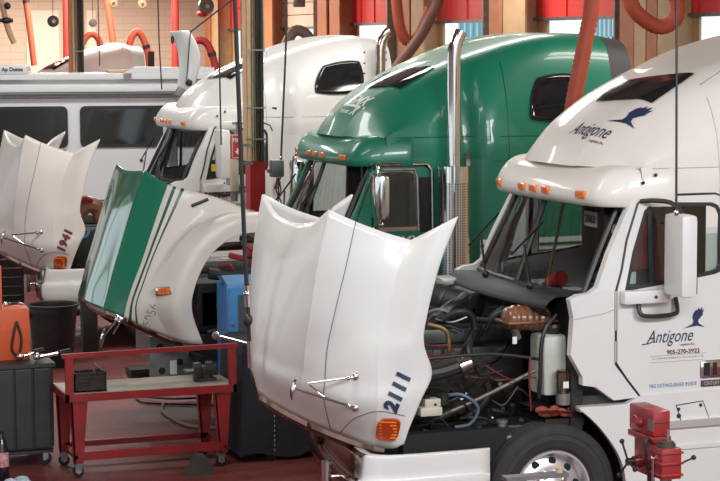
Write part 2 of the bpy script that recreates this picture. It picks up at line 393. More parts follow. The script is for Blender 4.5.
for (px, pts, r, m, lb) in (
    (0, [(8.80, 50, 6.8), (8.90, 50, 5.3), (8.97, 50, 4.9), (9.05, 50, 4.2), (9.14, 50, 3.3)], .08, hose_or, 'thin orange hose hanging at the far left against the block wall'),
    (0, [(9.96, 50, 6.8), (9.96, 50, 5.3), (9.96, 50, 4.5), (9.95, 50, 3.3)], .085, hose_rd, 'straight red hose hanging just beside the brown left column'),
    (0, [(10.82, 50, 6.8), (10.92, 50, 5.3), (11.0, 50, 4.9), (11.1, 50, 4.2), (11.18, 50, 3.3)], .09, hose_or, 'straight orange hose hanging right of the brown left column'),
    (0, [(12.75, 50, 6.8), (12.75, 50, 5.3), (12.75, 50, 4.5), (12.73, 50, 3.0)], .10, hose_rd, 'straight dark red hose behind the pale hanging panel'),
    (0, [(9.2, 45, .0), (9.2, 45, 2.0), (9.25, 45, 3.55), (9.36, 45, 3.9), (9.52, 45, 4.05), (9.68, 45, 3.95), (9.74, 45, 3.6), (9.76, 45, 2.0), (9.76, 45, .0)], .075, hose_or, 'low orange hose arch over the pink-white roof, left of the column'),
    (0, [(10.34, 45, .0), (10.34, 45, 2.0), (10.36, 45, 3.3), (10.41, 45, 3.85), (10.58, 45, 4.10), (10.76, 45, 3.85), (10.86, 45, 3.3), (10.88, 45, 2.0), (10.88, 45, .0)], .08, hose_or, 'orange hose arch standing over the pink-white roof, right of the column'),
    (0, [(9.85, 38, .0), (9.87, 38, 2.0), (9.92, 38, 3.45), (10.0, 38, 3.78), (10.16, 38, 3.90), (10.35, 38, 3.78), (10.5, 38, 3.3), (10.52, 38, 2.8), (10.52, 38, 1.5), (10.52, 38, .0)], .075, hose_rd, 'red hose arch right of the pale hanging panel'),
    (0, [(12.48, 40, .0), (12.48, 40, 2.0), (12.5, 40, 3.3), (12.54, 40, 3.75), (12.74, 40, 4.08), (13.0, 40, 4.0), (13.14, 40, 3.7), (13.18, 40, 3.2), (13.18, 40, 2.0), (13.18, 40, .0)], .115, hose_grey, 'grey exhaust hose arch over the plain white sleeper roof'),
    (0, [(6.50, 40, 6.8), (6.58, 40, 5.2), (6.70, 40, 4.65), (6.78, 40, 4.25), (6.86, 40, 4.0), (6.93, 40, 3.86)], .06, tan, 'yellow tan ribbed hose end hanging at the left edge')):
    ribbed('exhaust_hose', pts, r, m, lb, clamp=[.55] if 'arch' in lb or 'thin' in lb else None)

# ------------------------------------------------------------------ hall columns with conduits
def bay_post(x, y, zr, label, red=True):
    t = thing('support_post', label, 'column', (x, y, 0))
    MB().box((-.09, -.06, zr if red else 0), (.085, .1, 6.7)).build('post_core', tan, t, smooth=False)
    if red: MB().box((-.06, -.09, 0), (.125, .12, zr)).build('red_base', redcol, t, smooth=False)
    L_ = [(.085, black, .026), (-.02, chrome_br, .016), (-.065, tan, .022), (.035, darkmetal, .02)] + ([] if red else [(-.13, rust, .03), (.10, black, .02)])
    for dx, m, r in L_: MB().cyl((dx, -.10, .0 if (not red or r > .03) else zr), (dx, -.10, 6.7), r, n=10).build('conduit', m, t)
    MB().box((.09, 0, 3.75), (.16, .08, 6.7)).build('side_duct', tan, t, smooth=False)
    for z in (zr+.25, zr+.62, zr+1.3): MB().box((-.13, -.145, z), (.12, -.13, z+.018)).build('strap', greymetal, t, smooth=False)
    return t
p1 = bay_post(6.79, 23.0, 2.46, 'tan steel post with red painted base and black conduits beside the fire sign')
p2 = bay_post(7.34, 36.0, 2.4, 'brown steel post with dark conduits behind the motorhome roof', red=False)
t = thing('fire_sign', 'small red sign reading fire with a white arrow, fixed beside the red-based post', 'sign', (6.535, 22.78, 2.5))
MB().box((-.07, -.01, 0), (.07, .01, .29)).build('sign_board', red_plain, t, smooth=False)
MB().box((.0, .01, .14), (.20, .03, .17)).build('wall_bracket', greymetal, t, smooth=False)
MB().box((-.01, .0, .29), (.01, .02, .42)).box((-.05, .0, .40), (.06, .03, .43)).build('top_bracket', greymetal, t, smooth=False)
pl = planar((0, -.012, .215), (1, 0, 0), (0, 0, 1), off=.001)
letters('lettering', 'FIRE', .065, pl, whitel, t, bold=.001)
poly_on([(-.012, .03), (.012, .03), (.012, 0), (.035, 0), (0, -.04), (-.035, 0), (-.012, 0)], planar((0, -.012, .09), (1, 0, 0), (0, 0, 1)), whitel, 'arrow', t, 0)
b = MB()
for k in range(7):
    for z in (.005, .27): b.box((-.068+k*.02, -.014, z), (-.058+k*.02, -.011, z+.014))
for k in range(13):
    for x in (-.068, .056): b.box((x, -.014, .01+k*.021), (x+.012, -.011, .02+k*.021))
b.build('border', whitel, t, smooth=False)
t = thing('hose_station_box', 'tall narrow beige box fixed under the red fire sign', 'box', (6.50, 22.82, 2.12))
MB().box((.04, .0, .30), (.24, .03, .33)).build('wall_bracket', greymetal, t, smooth=False)
MB().box((-.035, -.05, 0), (.05, .05, .37), bev=.01).build('housing', mat('faded_tan', (.50, .42, .32), .6), t)
MB().cyl((0, -.02, -.12), (0, -.02, 0), .04, .05).build('nozzle', greymetal, t)
t = thing('junction_box', 'small grey junction box fixed right of the red post base', 'box', (7.03, 22.84, 2.27))
MB().box((-.07, -.06, 0), (.08, .06, .2), bev=.008).build('housing', greymetal, t)
cb = MB()
for k in range(3): cb.tube(cr([(0+.03*k, 0, 0), (.05-.03*k, -.02, -.15), (-.02+.04*k, 0, -.32), (.03, 0, -.5)], 5), .008, 6)
cb.build('cable', black, t)
MB().box((-.10, .0, .05), (-.05, .06, .09)).build('wall_bracket', greymetal, t, smooth=False)

# ------------------------------------------------------------------ trucks
def yf_cab(z): return 1.10-.06*max(0., min(1., (z-2.0)/.7))
WIN = [(-.60, 2.01), (-.67, 2.28), (-.78, 2.58), (-.83, 2.615), (-1.03, 2.63), (-1.34, 2.62), (-1.39, 2.60), (-1.415, 2.55), (-1.41, 2.16), (-1.39, 2.115), (-1.34, 2.10), (-.96, 2.05)]
DOOR = [(-.52, 1.44), (-.52, 2.01), (-.57, 2.15), (-.62, 2.37), (-.72, 2.63), (-.77, 2.68), (-.85, 2.69), (-1.38, 2.69), (-1.45, 2.66), (-1.48, 2.6), (-1.48, 1.2), (-.73, 1.18), (-.62, 1.32)]
PILLAR = [(-.13, 1.95), (-.20, 1.98), (-.30, 1.99), (-.36, 2.03), (-.46, 2.27), (-.66, 2.66), (-.76, 2.71), (-1.5, 2.73), (-1.52, 2.69), (-.85, 2.705), (-.77, 2.695), (-.705, 2.64), (-.605, 2.37), (-.555, 2.15), (-.505, 2.01), (-.505, 1.44), (-.61, 1.31), (-.72, 1.18), (-.5, 1.17), (-.35, 1.28), (-.24, 1.3), (-.24, 1.36), (-.14, 1.53), (-.16, 1.81)]
HOOD_A = [
 [(1.65, 0, 2.50), (1.66, .45, 2.54), (1.655, .80, 2.66), (1.47, .86, 2.57), (1.27, .90, 2.49), (1.08, .95, 2.43), (.95, 1.08, 2.52), (.78, 1.13, 2.61)],
 [(1.78, 0, 2.28), (1.77, .42, 2.30), (1.73, .78, 2.30), (1.55, .87, 2.25), (1.36, .93, 2.22), (1.20, .99, 2.20), (1.05, 1.10, 2.20), (.93, 1.13, 2.25)],
 [(1.88, 0, 1.95), (1.86, .38, 1.95), (1.78, .74, 1.93), (1.63, .84, 1.90), (1.45, .93, 1.85), (1.30, 1.0, 1.82), (1.13, 1.10, 1.80), (1.03, 1.12, 1.86)],
 [(1.94, 0, 1.70), (1.91, .35, 1.68), (1.80, .67, 1.65), (1.67, .79, 1.64), (1.50, .93, 1.64), (1.36, 1.01, 1.64), (1.17, 1.10, 1.66), (1.045, 1.12, 1.68)],
 [(1.965, 0, 1.54), (1.925, .32, 1.50), (1.80, .62, 1.46), (1.68, .77, 1.44), (1.51, .93, 1.42), (1.37, 1.03, 1.42), (1.15, 1.105, 1.44), (.985, 1.12, 1.47)],
 [(1.98, 0, 1.40), (1.93, .30, 1.36), (1.80, .56, 1.30), (1.68, .74, 1.26), (1.52, .92, 1.22), (1.38, 1.04, 1.22), (1.20, 1.11, 1.24), (1.075, 1.12, 1.27)],
 [(1.95, 0, 1.20), (1.84, .22, 1.12), (1.70, .40, 1.04), (1.56, .55, .98), (1.42, .74, .93), (1.34, .88, .91), (1.25, 1.02, .92), (1.20, 1.08, .96)]]
HOOD_B = [
 [(1.64, 0, 2.57), (1.60, .60, 2.60), (1.42, .78, 2.48), (1.24, .84, 2.425), (.95, .90, 2.335), (.62, .97, 2.18), (.52, 1.10, 2.15), (.46, 1.12, 2.02)],
 [(1.75, 0, 2.31), (1.70, .60, 2.33), (1.52, .79, 2.22), (1.36, .85, 2.21), (1.16, .91, 2.21), (.95, .98, 2.165), (.86, 1.12, 2.14), (.80, 1.12, 2.0)],
 [(1.84, 0, 2.06), (1.78, .60, 2.08), (1.61, .80, 1.97), (1.49, .86, 1.97), (1.36, .91, 1.98), (1.21, .98, 2.05), (1.09, 1.13, 2.01), (.98, 1.12, 1.92)],
 [(1.92, 0, 1.81), (1.86, .60, 1.82), (1.70, .81, 1.72), (1.60, .87, 1.74), (1.51, .91, 1.76), (1.42, .98, 1.83), (1.29, 1.13, 1.80), (1.14, 1.12, 1.77)],
 [(1.99, 0, 1.60), (1.93, .60, 1.60), (1.78, .82, 1.53), (1.69, .88, 1.52), (1.64, .91, 1.52), (1.55, .97, 1.57), (1.42, 1.13, 1.55), (1.265, 1.12, 1.52)],
 [(2.05, 0, 1.42), (1.98, .60, 1.42), (1.84, .82, 1.36), (1.76, .88, 1.32), (1.70, .91, 1.29), (1.60, .97, 1.30), (1.46, 1.13, 1.28), (1.30, 1.12, 1.27)],
 [(2.09, 0, 1.26), (2.03, .60, 1.25), (1.88, .80, 1.20), (1.74, .85, 1.13), (1.63, .87, 1.08), (1.47, .95, 1.01), (1.33, 1.07, .96), (1.18, 1.10, .94)]]
def sharpen(G, cols, e=.10):
    """extra control columns just beside the given ones, so the crease stays crisp"""
    G = np.asarray(G, float); out = []
    for j in range(G.shape[1]):
        if j in cols: out.append(G[:, j]*(1-e)+G[:, j-1]*e)
        out.append(G[:, j])
        if j in cols: out.append(G[:, j]*(1-e)+G[:, j+1]*e)
    return np.stack(out, axis=1)
def roof_rows(rear, top_end):
    st = [(-.46, 2.90, 1.04, .66, .30), (-.56, 3.06, 1.04, .66, .27), (-.72, 3.23, 1.04, .70, .22), (-1.03, 3.43, 1.04, .76, .15), (-1.40, 3.60, 1.05, .82, .08), (-1.58, 3.67, 1.06, .84, .05),
          (-1.78, 3.74, 1.19, .92, .02), (-2.06, 3.83, 1.21, .98, 0), (-2.39, 3.91, 1.20, 1.0, 0), (-2.63, 3.945, 1.20, 1.0, 0)]
    st = [s for s in st if s[0] > rear+.1]
    n = 3
    for k in range(1, n+1):
        x = st[-1][0]+(rear-st[-1][0])*k/n if k < n else rear
        st.append((x, 3.95+(top_end-3.95)*(k/n)**2, 1.20 if rear < -2 else 1.1, 1.0, 0))
    st = sorted({s[0]: s for s in st}.values(), key=lambda s: -s[0])
    G = []
    for x, T, w, ws, bow in st:
        h = T-2.9
        pr = [(0, T), (.35, T-.005), (ws-.22, 2.9+.97*h), (ws, 2.9+.80*h), (w-.05-.03*h, 2.9+.40*h), (w-.015, 2.905), (w, 2.80), (w, 2.66)]
        G.append([(x-bow*(y/w)**2, y, z) for y, z in pr])
    return np.array(G)

def wheel(parent, x, y, name='wheel'):
    """steer wheel: tyre, aluminium rim, hub and nuts; axis along y, outer face +y for near side"""
    sg = 1 if y > 0 else -1
    w = thing(name, '', ''); del w['label']; del w['category']; w.parent = parent; w.location = (x, y, .51)
    M = Matrix.Rotation(-PI/2*sg, 4, 'X')
    pr = [(.29, -.13), (.40, -.145), (.475, -.14), (.505, -.115), (.51, -.10)]
    for k in range(4):
        h = -.09+k*.05; pr += [(.51, h), (.51, h+.018), (.50, h+.022), (.50, h+.032), (.51, h+.036)]
    pr += [(.51, .105), (.50, .12), (.47, .14), (.44, .143), (.435, .138), (.40, .145), (.34, .13), (.305, .10), (.29, .09)]
    MB().lathe(pr, 64, M).build('tyre', tyre_m, w, ang=25)
    MB().lathe([(.315, .105), (.31, .118), (.295, .118), (.28, .085), (.27, .03), (.255, .02), (.20, .05), (.17, .055), (.11, .05), (.105, .10), (.07, .115), (.001, .118)], 48, M).build('rim', mat('polished_alloy', (.78, .78, .78), .32, .75), w, ang=25)
    for k in range(10 if y > 0 else 0):
        a = 2*PI*(k+.3)/10; n = M.to_3x3() @ Vector((0, 0, 1))
        c = M @ Vector((.222*math.cos(a), .222*math.sin(a), .036)); MB().cyl(c-n*.02, c+n*.012, .029, n=14).build('hand_hole', blackm, w)
        a = 2*PI*k/10; c = M @ Vector((.14*math.cos(a), .14*math.sin(a), .06)); MB().cyl(c, c+n*.03, .018, n=6).build('wheel_nut', chrome, w)
    return w

def hood_mirror(parent, b1, b2, head, sz=.09):
    r = MB(); h = Vector(head); b1, b2 = Vector(b1), Vector(b2)
    r.tube([b1, h+Vector((-.1, .0, .03))], .009, 8); r.tube([b2, h], .011, 8); r.tube([b2.lerp(h, .45), b1.lerp(h, .75)], .007, 6)
    for p in (b1, b2): r.ball(p, .032, (1, .6, 1)); r.ball(p.lerp(h, .12), .02)
    o = r.build('hood_mirror', chrome, parent, label='chrome tripod mirror on the hood')
    m = Matrix.Translation(h) @ Matrix.Rotation(1.35, 4, 'Y') @ Matrix.Rotation(.35, 4, 'X')
    MB().lathe([(.001, .03), (sz*.6, .024), (sz, .006), (sz, -.004), (.001, -.006)], 24, m).build('mirror_head', chrome, o)
    return o

def truck(name, label, x, y, rz, cfg):
    T = thing(name, label, 'truck', (x, y, 0), PI+rz)
    body, roofm, hoodm = cfg['body'], cfg['roof'], cfg['hood']
    kind = cfg['kind']; rear = cfg['rear']; lite = cfg.get('lite', False)
    # --- cab sides
    if kind == 'B':
        win = [(-.665, 1.99), (-.665, 2.50), (-.69, 2.56), (-.75, 2.57), (-.98, 2.57), (-1.04, 2.55), (-1.06, 2.49), (-1.06, 1.99)]
        door = [(-.60, 1.2), (-.60, 2.56), (-.64, 2.61), (-1.16, 2.61), (-1.21, 2.57), (-1.21, 1.2)]
        pil = [(-.05, 1.95), (-.30, 1.97), (-.46, 2.27), (-.64, 2.66), (-1.5, 2.73), (-1.5, 1.2), (-1.225, 1.2), (-1.225, 2.57), (-1.17, 2.625), (-.63, 2.625), (-.585, 2.56), (-.585, 1.2), (-.25, 1.25), (-.15, 1.5), (-.15, 1.81)]
    else: win, door, pil = WIN, DOOR, PILLAR
    for sg in (1, -1):
        obj('cab_side', panel(pil, [], yf_cab, .07, sg), body, T, smooth=False)
        d = obj('door', panel(door, [win], lambda z: yf_cab(z)+.004, .05, sg), body, T, smooth=False)
        cx = sum(p[0] for p in win)/len(win); cz = sum(p[1] for p in win)/len(win)
        big = [((px-cx)*1.0+cx, (pz-cz)*1.0+cz) for px, pz in win]
        obj('window_glass', panel(big, [], lambda z: yf_cab(z)-.012, .004, sg), glass_d, d, smooth=False)
        rim = [((px-cx)*1.035+cx, (pz-cz)*1.05+cz) for px, pz in win]; inn = [((px-cx)*.965+cx, (pz-cz)*.95+cz) for px, pz in win]
        obj('window_seal', panel(rim, [inn], lambda z: yf_cab(z)+.007, .03, sg), black if kind != 'B' else chrome_br, d, smooth=False)
        if kind != 'B':
            xb = -.80
            obj('window_bar', panel([(xb, 2.03), (xb-.035, 2.03), (xb-.035, 2.62), (xb, 2.62)], [], lambda z: yf_cab(z)-.004, .02, sg), black, d, smooth=False)
    near_doors = [o for o in T.children if o.name.split('.')[0] == 'door']; nd = near_doors[0]
    # dark shut line round the door
    # back panel and floor of the cab
    MB().box((-1.56, -1.02, 1.15), (-1.50, 1.02, 2.9)).box((-1.5, -1.02, 1.12), (-.2, 1.02, 1.2)).build('cab_interior', interior, T, smooth=False)
    # --- windscreen
    def wsrow(z, xs, hw, bow, n=12): return [(xs-bow*(k/n*2-1)**2, hw*(k/n*2-1), z) for k in range(n+1)]
    rows = [wsrow(1.955, -.21, .95, .10), wsrow(2.28, -.335, .915, .13), wsrow(2.64, -.475, .88, .17)]
    ws = MB().grid(surf(rows, 4, 1)).build('windscreen', glass, T)
    fr = MB()
    R = surf(rows, 4, 1)
    for e, w_ in ((R[0], .028), (R[-1], .03)): fr.tube([Vector(p)+Vector((.01, 0, 0)) for p in e], w_, 6)
    for j in (0, -1): fr.tube([Vector(R[i][j]) for i in range(len(R))], .024, 6)
    fr.build('windscreen_seal', black, ws)
    MB().tube([Vector(R[i][len(R[0])//2])+Vector((.015, 0, 0)) for i in range(len(R))], .022, 6).build('windscreen_divider', black, ws)
    if not lite:
        wp = MB()
        for s0, k in ((.25, 1), (-.60, 1)):
            a = Vector((-.13, s0+.15, 1.98)); c = Vector((-.29, s0-.30, 2.25)); wp.tube([a, c], .010, 6); wp.tube([c+Vector((.02, -.20, -.10)), c+Vector((-.05, .24, .20))], .009, 6); wp.ball(a, .03)
        wp.build('wiper', black, T)
        # dash, wheel, seats
        MB().box((-.62, -.95, 1.55), (-.24, .95, 1.93), bev=.05).build('dashboard', interior, T)
        st = MB().tube([Vector((-.72, .45+.21*math.cos(a), 1.98+.19*math.sin(a)))+Vector((-.10*math.sin(a), 0, 0)) for a in [2*PI*k/24 for k in range(24)]], .016, 8, closed=True)
        st.tube([(-.58, .45, 1.80), (-.72, .45, 1.98)], .03, 8); st.tube([(-.72, .26, 1.98), (-.72, .64, 1.98)], .012, 6)
        st.build('steering_wheel', black, T)
        for ys, sm in ((.45, cfg.get('seat', greyseat)), (-.45, greyseat)):
            s_ = MB().box((-1.45, ys-.24, 1.75), (-1.30, ys+.24, 2.42), bev=.06).build('seat', sm, T)
            MB().box((-1.44, ys-.13, 2.44), (-1.34, ys+.13, 2.60), bev=.04).build('headrest', sm, s_)
            MB().box((-1.40, ys-.25, 1.5), (-.88, ys+.25, 1.66), bev=.05).build('seat_cushion', sm, s_)
    # cowl and firewall
    cw = MB(); cg = []
    for yy in np.linspace(-.96, .96, 13):
        e = 1-(yy/.96)**2; cg.append([(-.24, yy, 1.95), (-.10, yy, 1.955), (-.03+.06*e, yy, 1.925), (.0+.08*e, yy, 1.87), (-.06+.06*e, yy, 1.80)])
    cw.grid(surf(cg, 1, 3)); cw.build('cowl', cfg.get('cowl', mat('cowl_plastic', (.008, .008, .009), .55, dirt=.4, dscale=12., dcol=(.03, .03, .03))), T)
    MB().box((-.28, -1.02, .95), (-.18, 1.02, 1.92)).build('firewall', blackm, T, smooth=False)
    # --- raised roof, sleeper walls
    Gr = mirror_cols(roof_rows(rear, cfg['top'])); P = surf(Gr, 4, 4); bv = bvh_grid(P)
    rb = MB().grid(P)
    e0 = [rb.bm.verts.new(tuple(map(float, p))) for p in P[-1]]; rb._f(e0)
    e1 = [rb.bm.verts.new(tuple(map(float, p))) for p in P[0]]; rb._f(e1)
    RO = rb.build('raised_roof', roofm, T, ang=50)
    wl = MB(); xs = [-1.30, -1.42, -1.58, -1.68, -1.78, -2.0, rear]; wy = [1.05, 1.05, 1.06, 1.12, 1.19, 1.205, 1.20]
    if rear > -2: xs[-1] = -2.2
    for sg in (1, -1):
        wl.grid([[(xx, sg*(yy+(.01 if zz < 1.3 else 0)), zz) for xx, yy in zip(xs, wy)] for zz in (1.0, 1.25, 1.6, 2.0, 2.4, 2.67)], cfg.get('wallmi'))
    wl.mi = 0; wl.box((rear, -1.19, .98), (rear+.02, 1.19, 3.0))
    wall = wl.build('sleeper_wall', [roofm, cfg.get('lower', body)], T, ang=50)
    if kind == 'B':
        for r0 in (0, 1):
            pass
    # sleeper windows
    for sg in ((1,) if not lite else ()):
        q = patch(cfg['win'], bv, 'y', .012, k=.24, n=16)
        o = MB().grid(q).build('sleeper_window', darkglass, T); md = o.modifiers.new('s', 'SOLIDIFY'); md.thickness = .014; md.offset = 1
        for side in (0, 1):
            pass
        qq = q.copy(); qq[..., 1] *= -1
        o2 = MB().grid(qq).build('sleeper_window', darkglass, T)
    if not lite:
        wmin = MB()
        ed = [Vector(p) for p in list(q[0])+list(q[:, -1][1:])+list(q[-1][::-1][1:])+list(q[:, 0][::-1][1:-1])]
        wmin.tube(ed, .014, 6, closed=True); wmin.build('window_seal', black, o)
    # skylight
    q = patch(cfg['sky'], bv, 'z', .013, k=.06, n=18); o = MB().grid(q).build('roof_window', roofglass, RO)
    # rear extender
    ex = cfg['ext']
    pe = P[-1]; eg = []
    for k, dx in enumerate((0, .12, .26, ex)):
        eg.append([(rear-dx, p[1]*(1-.01*k), 2.66+(p[2]-2.66)*(1-.018*k)) for p in pe])
    eb = MB().grid(eg)
    for sg in (1, -1): eb.box((rear-ex, sg*1.14, 1.2), (rear, sg*1.19, 2.7))
    eo = eb.build('cab_extender', cfg['extm'], T)
    # seams and rivets on roof
    sm = MB()
    for xs_ in cfg['seams']:
        pts = []
        for zz in np.linspace(1.1, 3.75, 24):
            h = bv.ray_cast(Vector((xs_, 3, zz)), Vector((0, -1, 0))); yy = h[0].y if h[0] else float(np.interp(-xs_, [-a for a in xs], wy))
            pts.append((xs_, yy+.002, zz))
        sm.tube(pts, .0045, 5)
    pts = []
    for xx in np.linspace(-.85, rear, 16):
        h = bv.ray_cast(Vector((xx, 3, 2.9)), Vector((0, -1, 0)))
        if h[0]: pts.append((xx, h[0].y+.001, 2.9))
    sm.tube(pts, .004, 5); sm.build('seam', cfg['seamm'], RO)
    # --- sun visor
    lo = [(-.39, 0), (-.395, .3), (-.405, .55), (-.43, .78), (-.485, .93), (-.66, 1.02), (-.95, 1.07), (-1.02, 1.075)]
    V = []
    for dx, dy, z in ((-.06, -.03, 2.625), (0, 0, 2.615), (.035, .012, 2.66), (.03, .012, 2.72), (-.02, 0, 2.80), (-.10, -.02, 2.87), (-.22, -.06, 2.915), (-.34, -.10, 2.92)):
        row = []
        for i, (a, c) in enumerate(lo):
            f_ = max(0., 1-(i/5.5)**2) if i < 6 else .0
            row.append((a+dx*(f_+.15 if i < 6 else .15), max(0, c+(dy if c > .2 else 0)), z-(0 if i < 6 else .0)))
        V.append(row)
    PV = surf(mirror_cols(V), 3, 3)
    vo = MB().grid(PV).build('sun_visor', roofm, T, ang=50); md = vo.modifiers.new('s', 'SOLIDIFY'); md.thickness = .02; md.offset = -1
    bvv = bvh_grid(PV)
    for yl in (-.75, -.22, 0, .22, .75):
        h = bvv.ray_cast(Vector((1, yl, 2.705)), Vector((-1, 0, 0))); p = h[0] if h[0] else Vector((-.38, yl, 2.705))
        aa = math.atan2(h[1].y, h[1].x) if h[0] and h[1].x > 0 else (math.atan2(-h[1].y, -h[1].x) if h[0] else 0)
        m = Matrix.Translation(p) @ Matrix.Rotation(aa, 4, 'Z') @ Matrix.Rotation(.12, 4, 'Y')
        l = MB().box((-.01, -.055, -.026), (.022, .055, .026), m, bev=.006).build('marker_light', amber, vo)
        MB().box((.0225, -.045, -.002), (.024, .045, .001), m).box((.0225, -.045, .012), (.024, .045, .014), m).build('lens_rib', amber_dk, l, smooth=False)
    if kind != 'B':
        for px_, pz_ in ((-.66, 2.73), (-.755, 2.80), (-.86, 2.855)): MB().ball((px_, 1.06 if px_ < -.7 else 1.01, pz_), .014).build('bolt', darkmetal, vo)
    # --- hood in its raised position
    HG = sharpen(HOOD_B, (1, 5)) if kind == 'B' else sharpen(HOOD_A, (2, 5), .14)
    full = mirror_cols(HG); mv = 12 if kind == 'B' else 6
    PH = surf(full, 6, mv); bvh = bvh_grid(PH)
    mis = None
    if kind == 'B':
        nc = full.shape[1]; mis = []
        for j in range((nc-1)*mv):
            c = abs((j+.5)/mv-(nc-1)/2)   # distance from the centre column
            if c < 2: mis.append(3)
            elif c < 4.0: mis.append(1)
            elif c < 5:
                s_ = (c-4)
                mis.append(2 if (.25 < s_ < .41 or .66 < s_ < .83) else 0)
            else: mis.append(0)
    hb = MB().grid(PH, mis)
    HO = hb.build('hood', [hoodm, green, green_dk, green_gl], T, ang=60)
    md = HO.modifiers.new('s', 'SOLIDIFY'); md.thickness = .03; md.offset = 1 if False else -1
    HO['label'] = 'tilted open hood'
    # dirty liner just inside
    # grille surround hanging below the nose edge
    ne = PH[-1]; gg = []
    c0 = np.array([1.2, 0, 1.05])
    keep = [p for p in ne if abs(p[1]) < .98]
    for dx, dz in ((0, .005), (.004, -.035), (-.015, -.075), (-.05, -.10), (-.10, -.09)): gg.append([(p[0]+dx*1.2, p[1]*(1+dx*.5), p[2]+dz) for p in keep])
    GO = MB().grid(gg).build('grille', chrome_dk, HO, label='dull chrome grille surround')
    if kind != 'B':
        # seam lines on the outer skin
        for sg in (-1, 1):
            sl = MB()
            col = [PH[i][(11+sg*5)*mv] for i in range(len(PH))]
            sl.tube([Vector(p)+Vector((.003, sg*.002, 0)) for p in col], .0025, 5)
            if sg < 0: sl.build('hood_seam', mat('seam_dark', (.12, .12, .12), .6), HO)
        hz = []
        for px_, py_, pz_ in cr([(1.50, .60, .99), (1.54, .80, 1.05), (1.49, .90, 1.14), (1.40, 1.0, 1.20), (1.32, 1.06, 1.20), (1.19, 1.10, 1.17)], 4):
            h = bvh.find_nearest(Vector((px_, py_, pz_)))
            if h[0]: hz.append(h[0]+Vector((.0015, .002, 0)))
        s2 = MB(); s2.tube(hz, .003, 5); s2.build('headlamp_seam', mat('seam_dark', (.12, .12, .12), .6), HO)
        sl.build('hood_seam', mat('seam_dark', (.12, .12, .12), .6), HO)
        pl = planar((1.31, 1.06, 1.065), Vector((-.866, .5, 0)), (0, 0, 1), bvh, .006)
        # headlamp-corner marker
        c = [pl(a, b_, 0) for a, b_ in [(px_*.085+.022*pz_, pz_*.085) for px_, pz_ in rnd(-1, 1, -1, 1, .6)]]
        n = (c[5]-c[0]).cross(c[10]-c[0]).normalized(); n = n if n.y > 0 else -n
        l = MB().prism([p-n*.004 for p in c], n*.022).build('side_marker', amber_dk, HO, label='dark red and amber side marker lamp')
        cc = sum(c, Vector())/len(c)
        rb_ = MB()
        for k in range(6):
            z = -.065+k*.024; rb_.prism([pl(a, z+b_, .019) for a, b_ in ((-.06, 0), (.065, 0), (.068, .010), (-.057, .010))], n*.004)
        rb_.build('lens_rib', amber_rib, l, smooth=False)
        MB().prism([pl(a, b_, .024) for a, b_ in ((-.03, -.025), (.02, -.025), (.02, .045), (-.03, .045))], n*.003).build('lens_centre', amber_dk, l, smooth=False)
        # unit number
        h0 = Vector((.866, -.5, 0)); u = Vector((0, 0, .215))-h0*.085
        n0 = Vector((.5, .866, 0)); v = n0.cross(u)
        letters('fleet_number', cfg['num'], .135, planar((1.22, 1.06, 1.345), u, v, bvh, .009), cfg['numm'], HO, shear=.1, sx=1.0, sp=1.12, bold=.008)
        # headlight washer recess on the crown
        h = bvh.ray_cast(Vector((3, -.12, 1.33)), Vector((-1, 0, 0)))
        if h[0]:
            MB().box((h[0].x-.02, -.12-.055, 1.27), (h[0].x+.006, -.12+.055, 1.38), bev=.01).build('hood_vent', black, HO)
        hood_mirror(HO, (1.50, .93, 1.45), (1.50, .93, 1.22), (1.98, .95, 1.40))
    else:
        letters('fleet_number', cfg['num'], .12, planar((1.66, .92, 1.225), Vector((-.07, 0, .25)), Vector((.25, 0, .07)), bvh, .036), mat('grey_outline', (.25, .27, .25), .5), HO)
        MK = Matrix.Translation((1.555, 1.085, 1.475)) @ Matrix.Rotation(-.55, 4, 'Z') @ Matrix.Rotation(.1, 4, 'Y')
        l = MB().box((-.075, -.03, -.042), (.085, .022, .042), MK, bev=.01).build('side_marker', chrome, HO, label='amber side marker in chrome bezel')
        MB().box((-.062, .022, -.03), (.055, .032, .03), MK).build('lens', amber, l, smooth=False)
        for k in (0, 1): MB().box((-.02+k*.03, .032, -.03), (-.012+k*.03, .036, .03), MK).build('lens_rib', amber_dk, l, smooth=False)
        hood_mirror(HO, (1.92, .82, 1.18), (1.95, .80, 1.2), (2.12, .88, 1.02), .10)
        # dark rubber hood latch and the hood's rear flap
        MB().box((-.02, -.01, -.015), (.16, .02, .015), Matrix.Translation((1.08, .915, 2.33)) @ Matrix.Rotation(.35, 4, 'Y'), bev=.006).build('hood_latch', black, HO)
        MB().prism([(.93, .93, 2.32), (.98, .97, 2.17), (.64, 1.01, 2.155), (.60, .99, 2.21)], (0, -.02, -.01)).build('hood_flap', mat('tan_flap', (.30, .23, .17), .6, dirt=.5), HO, smooth=False)
    # --- bumper
    def brow(z, s, off=0.):
        h = [(.53, -1.13), (.80, -1.13), (1.0, -1.10), (1.12, -1.0), (1.20, -.72), (1.28, -.36), (1.36, 0), (1.42, .35), (1.47, .68), (1.49, .92), (1.45, 1.06), (1.25, 1.12), (.80, 1.13), (.53, 1.13)]
        return [(a*s+off*(1 if 2 < i < 11 else .2), c+off*(0 if 3 < i < 10 else .5*(1 if c > 0 else -1)), z) for i, (a, c) in enumerate(h)]
    bz = .885
    BG = [brow(bz, 1., -.09), brow(bz, 1., -.02), brow(bz-.03, 1., 0.0), brow(.72, 1., .02), brow(.70, 1., .05), brow(.55, 1., .05), brow(.45, 1., .0), brow(.33, .98, -.04)]
    bo = MB().grid(surf(BG, 3, 3), None)
    if kind == 'B': bo.bm.clear(); bo.box((1.30, -1.0, .55), (1.36, .6, .85)); body = greymetal
    bz_ = .16 if kind == 'C' else 0
    BO = bo.build('bumper', body, T, ang=40); md = BO.modifiers.new('s', 'SOLIDIFY'); md.thickness = .03; md.offset = -1; BO.location.z = bz_
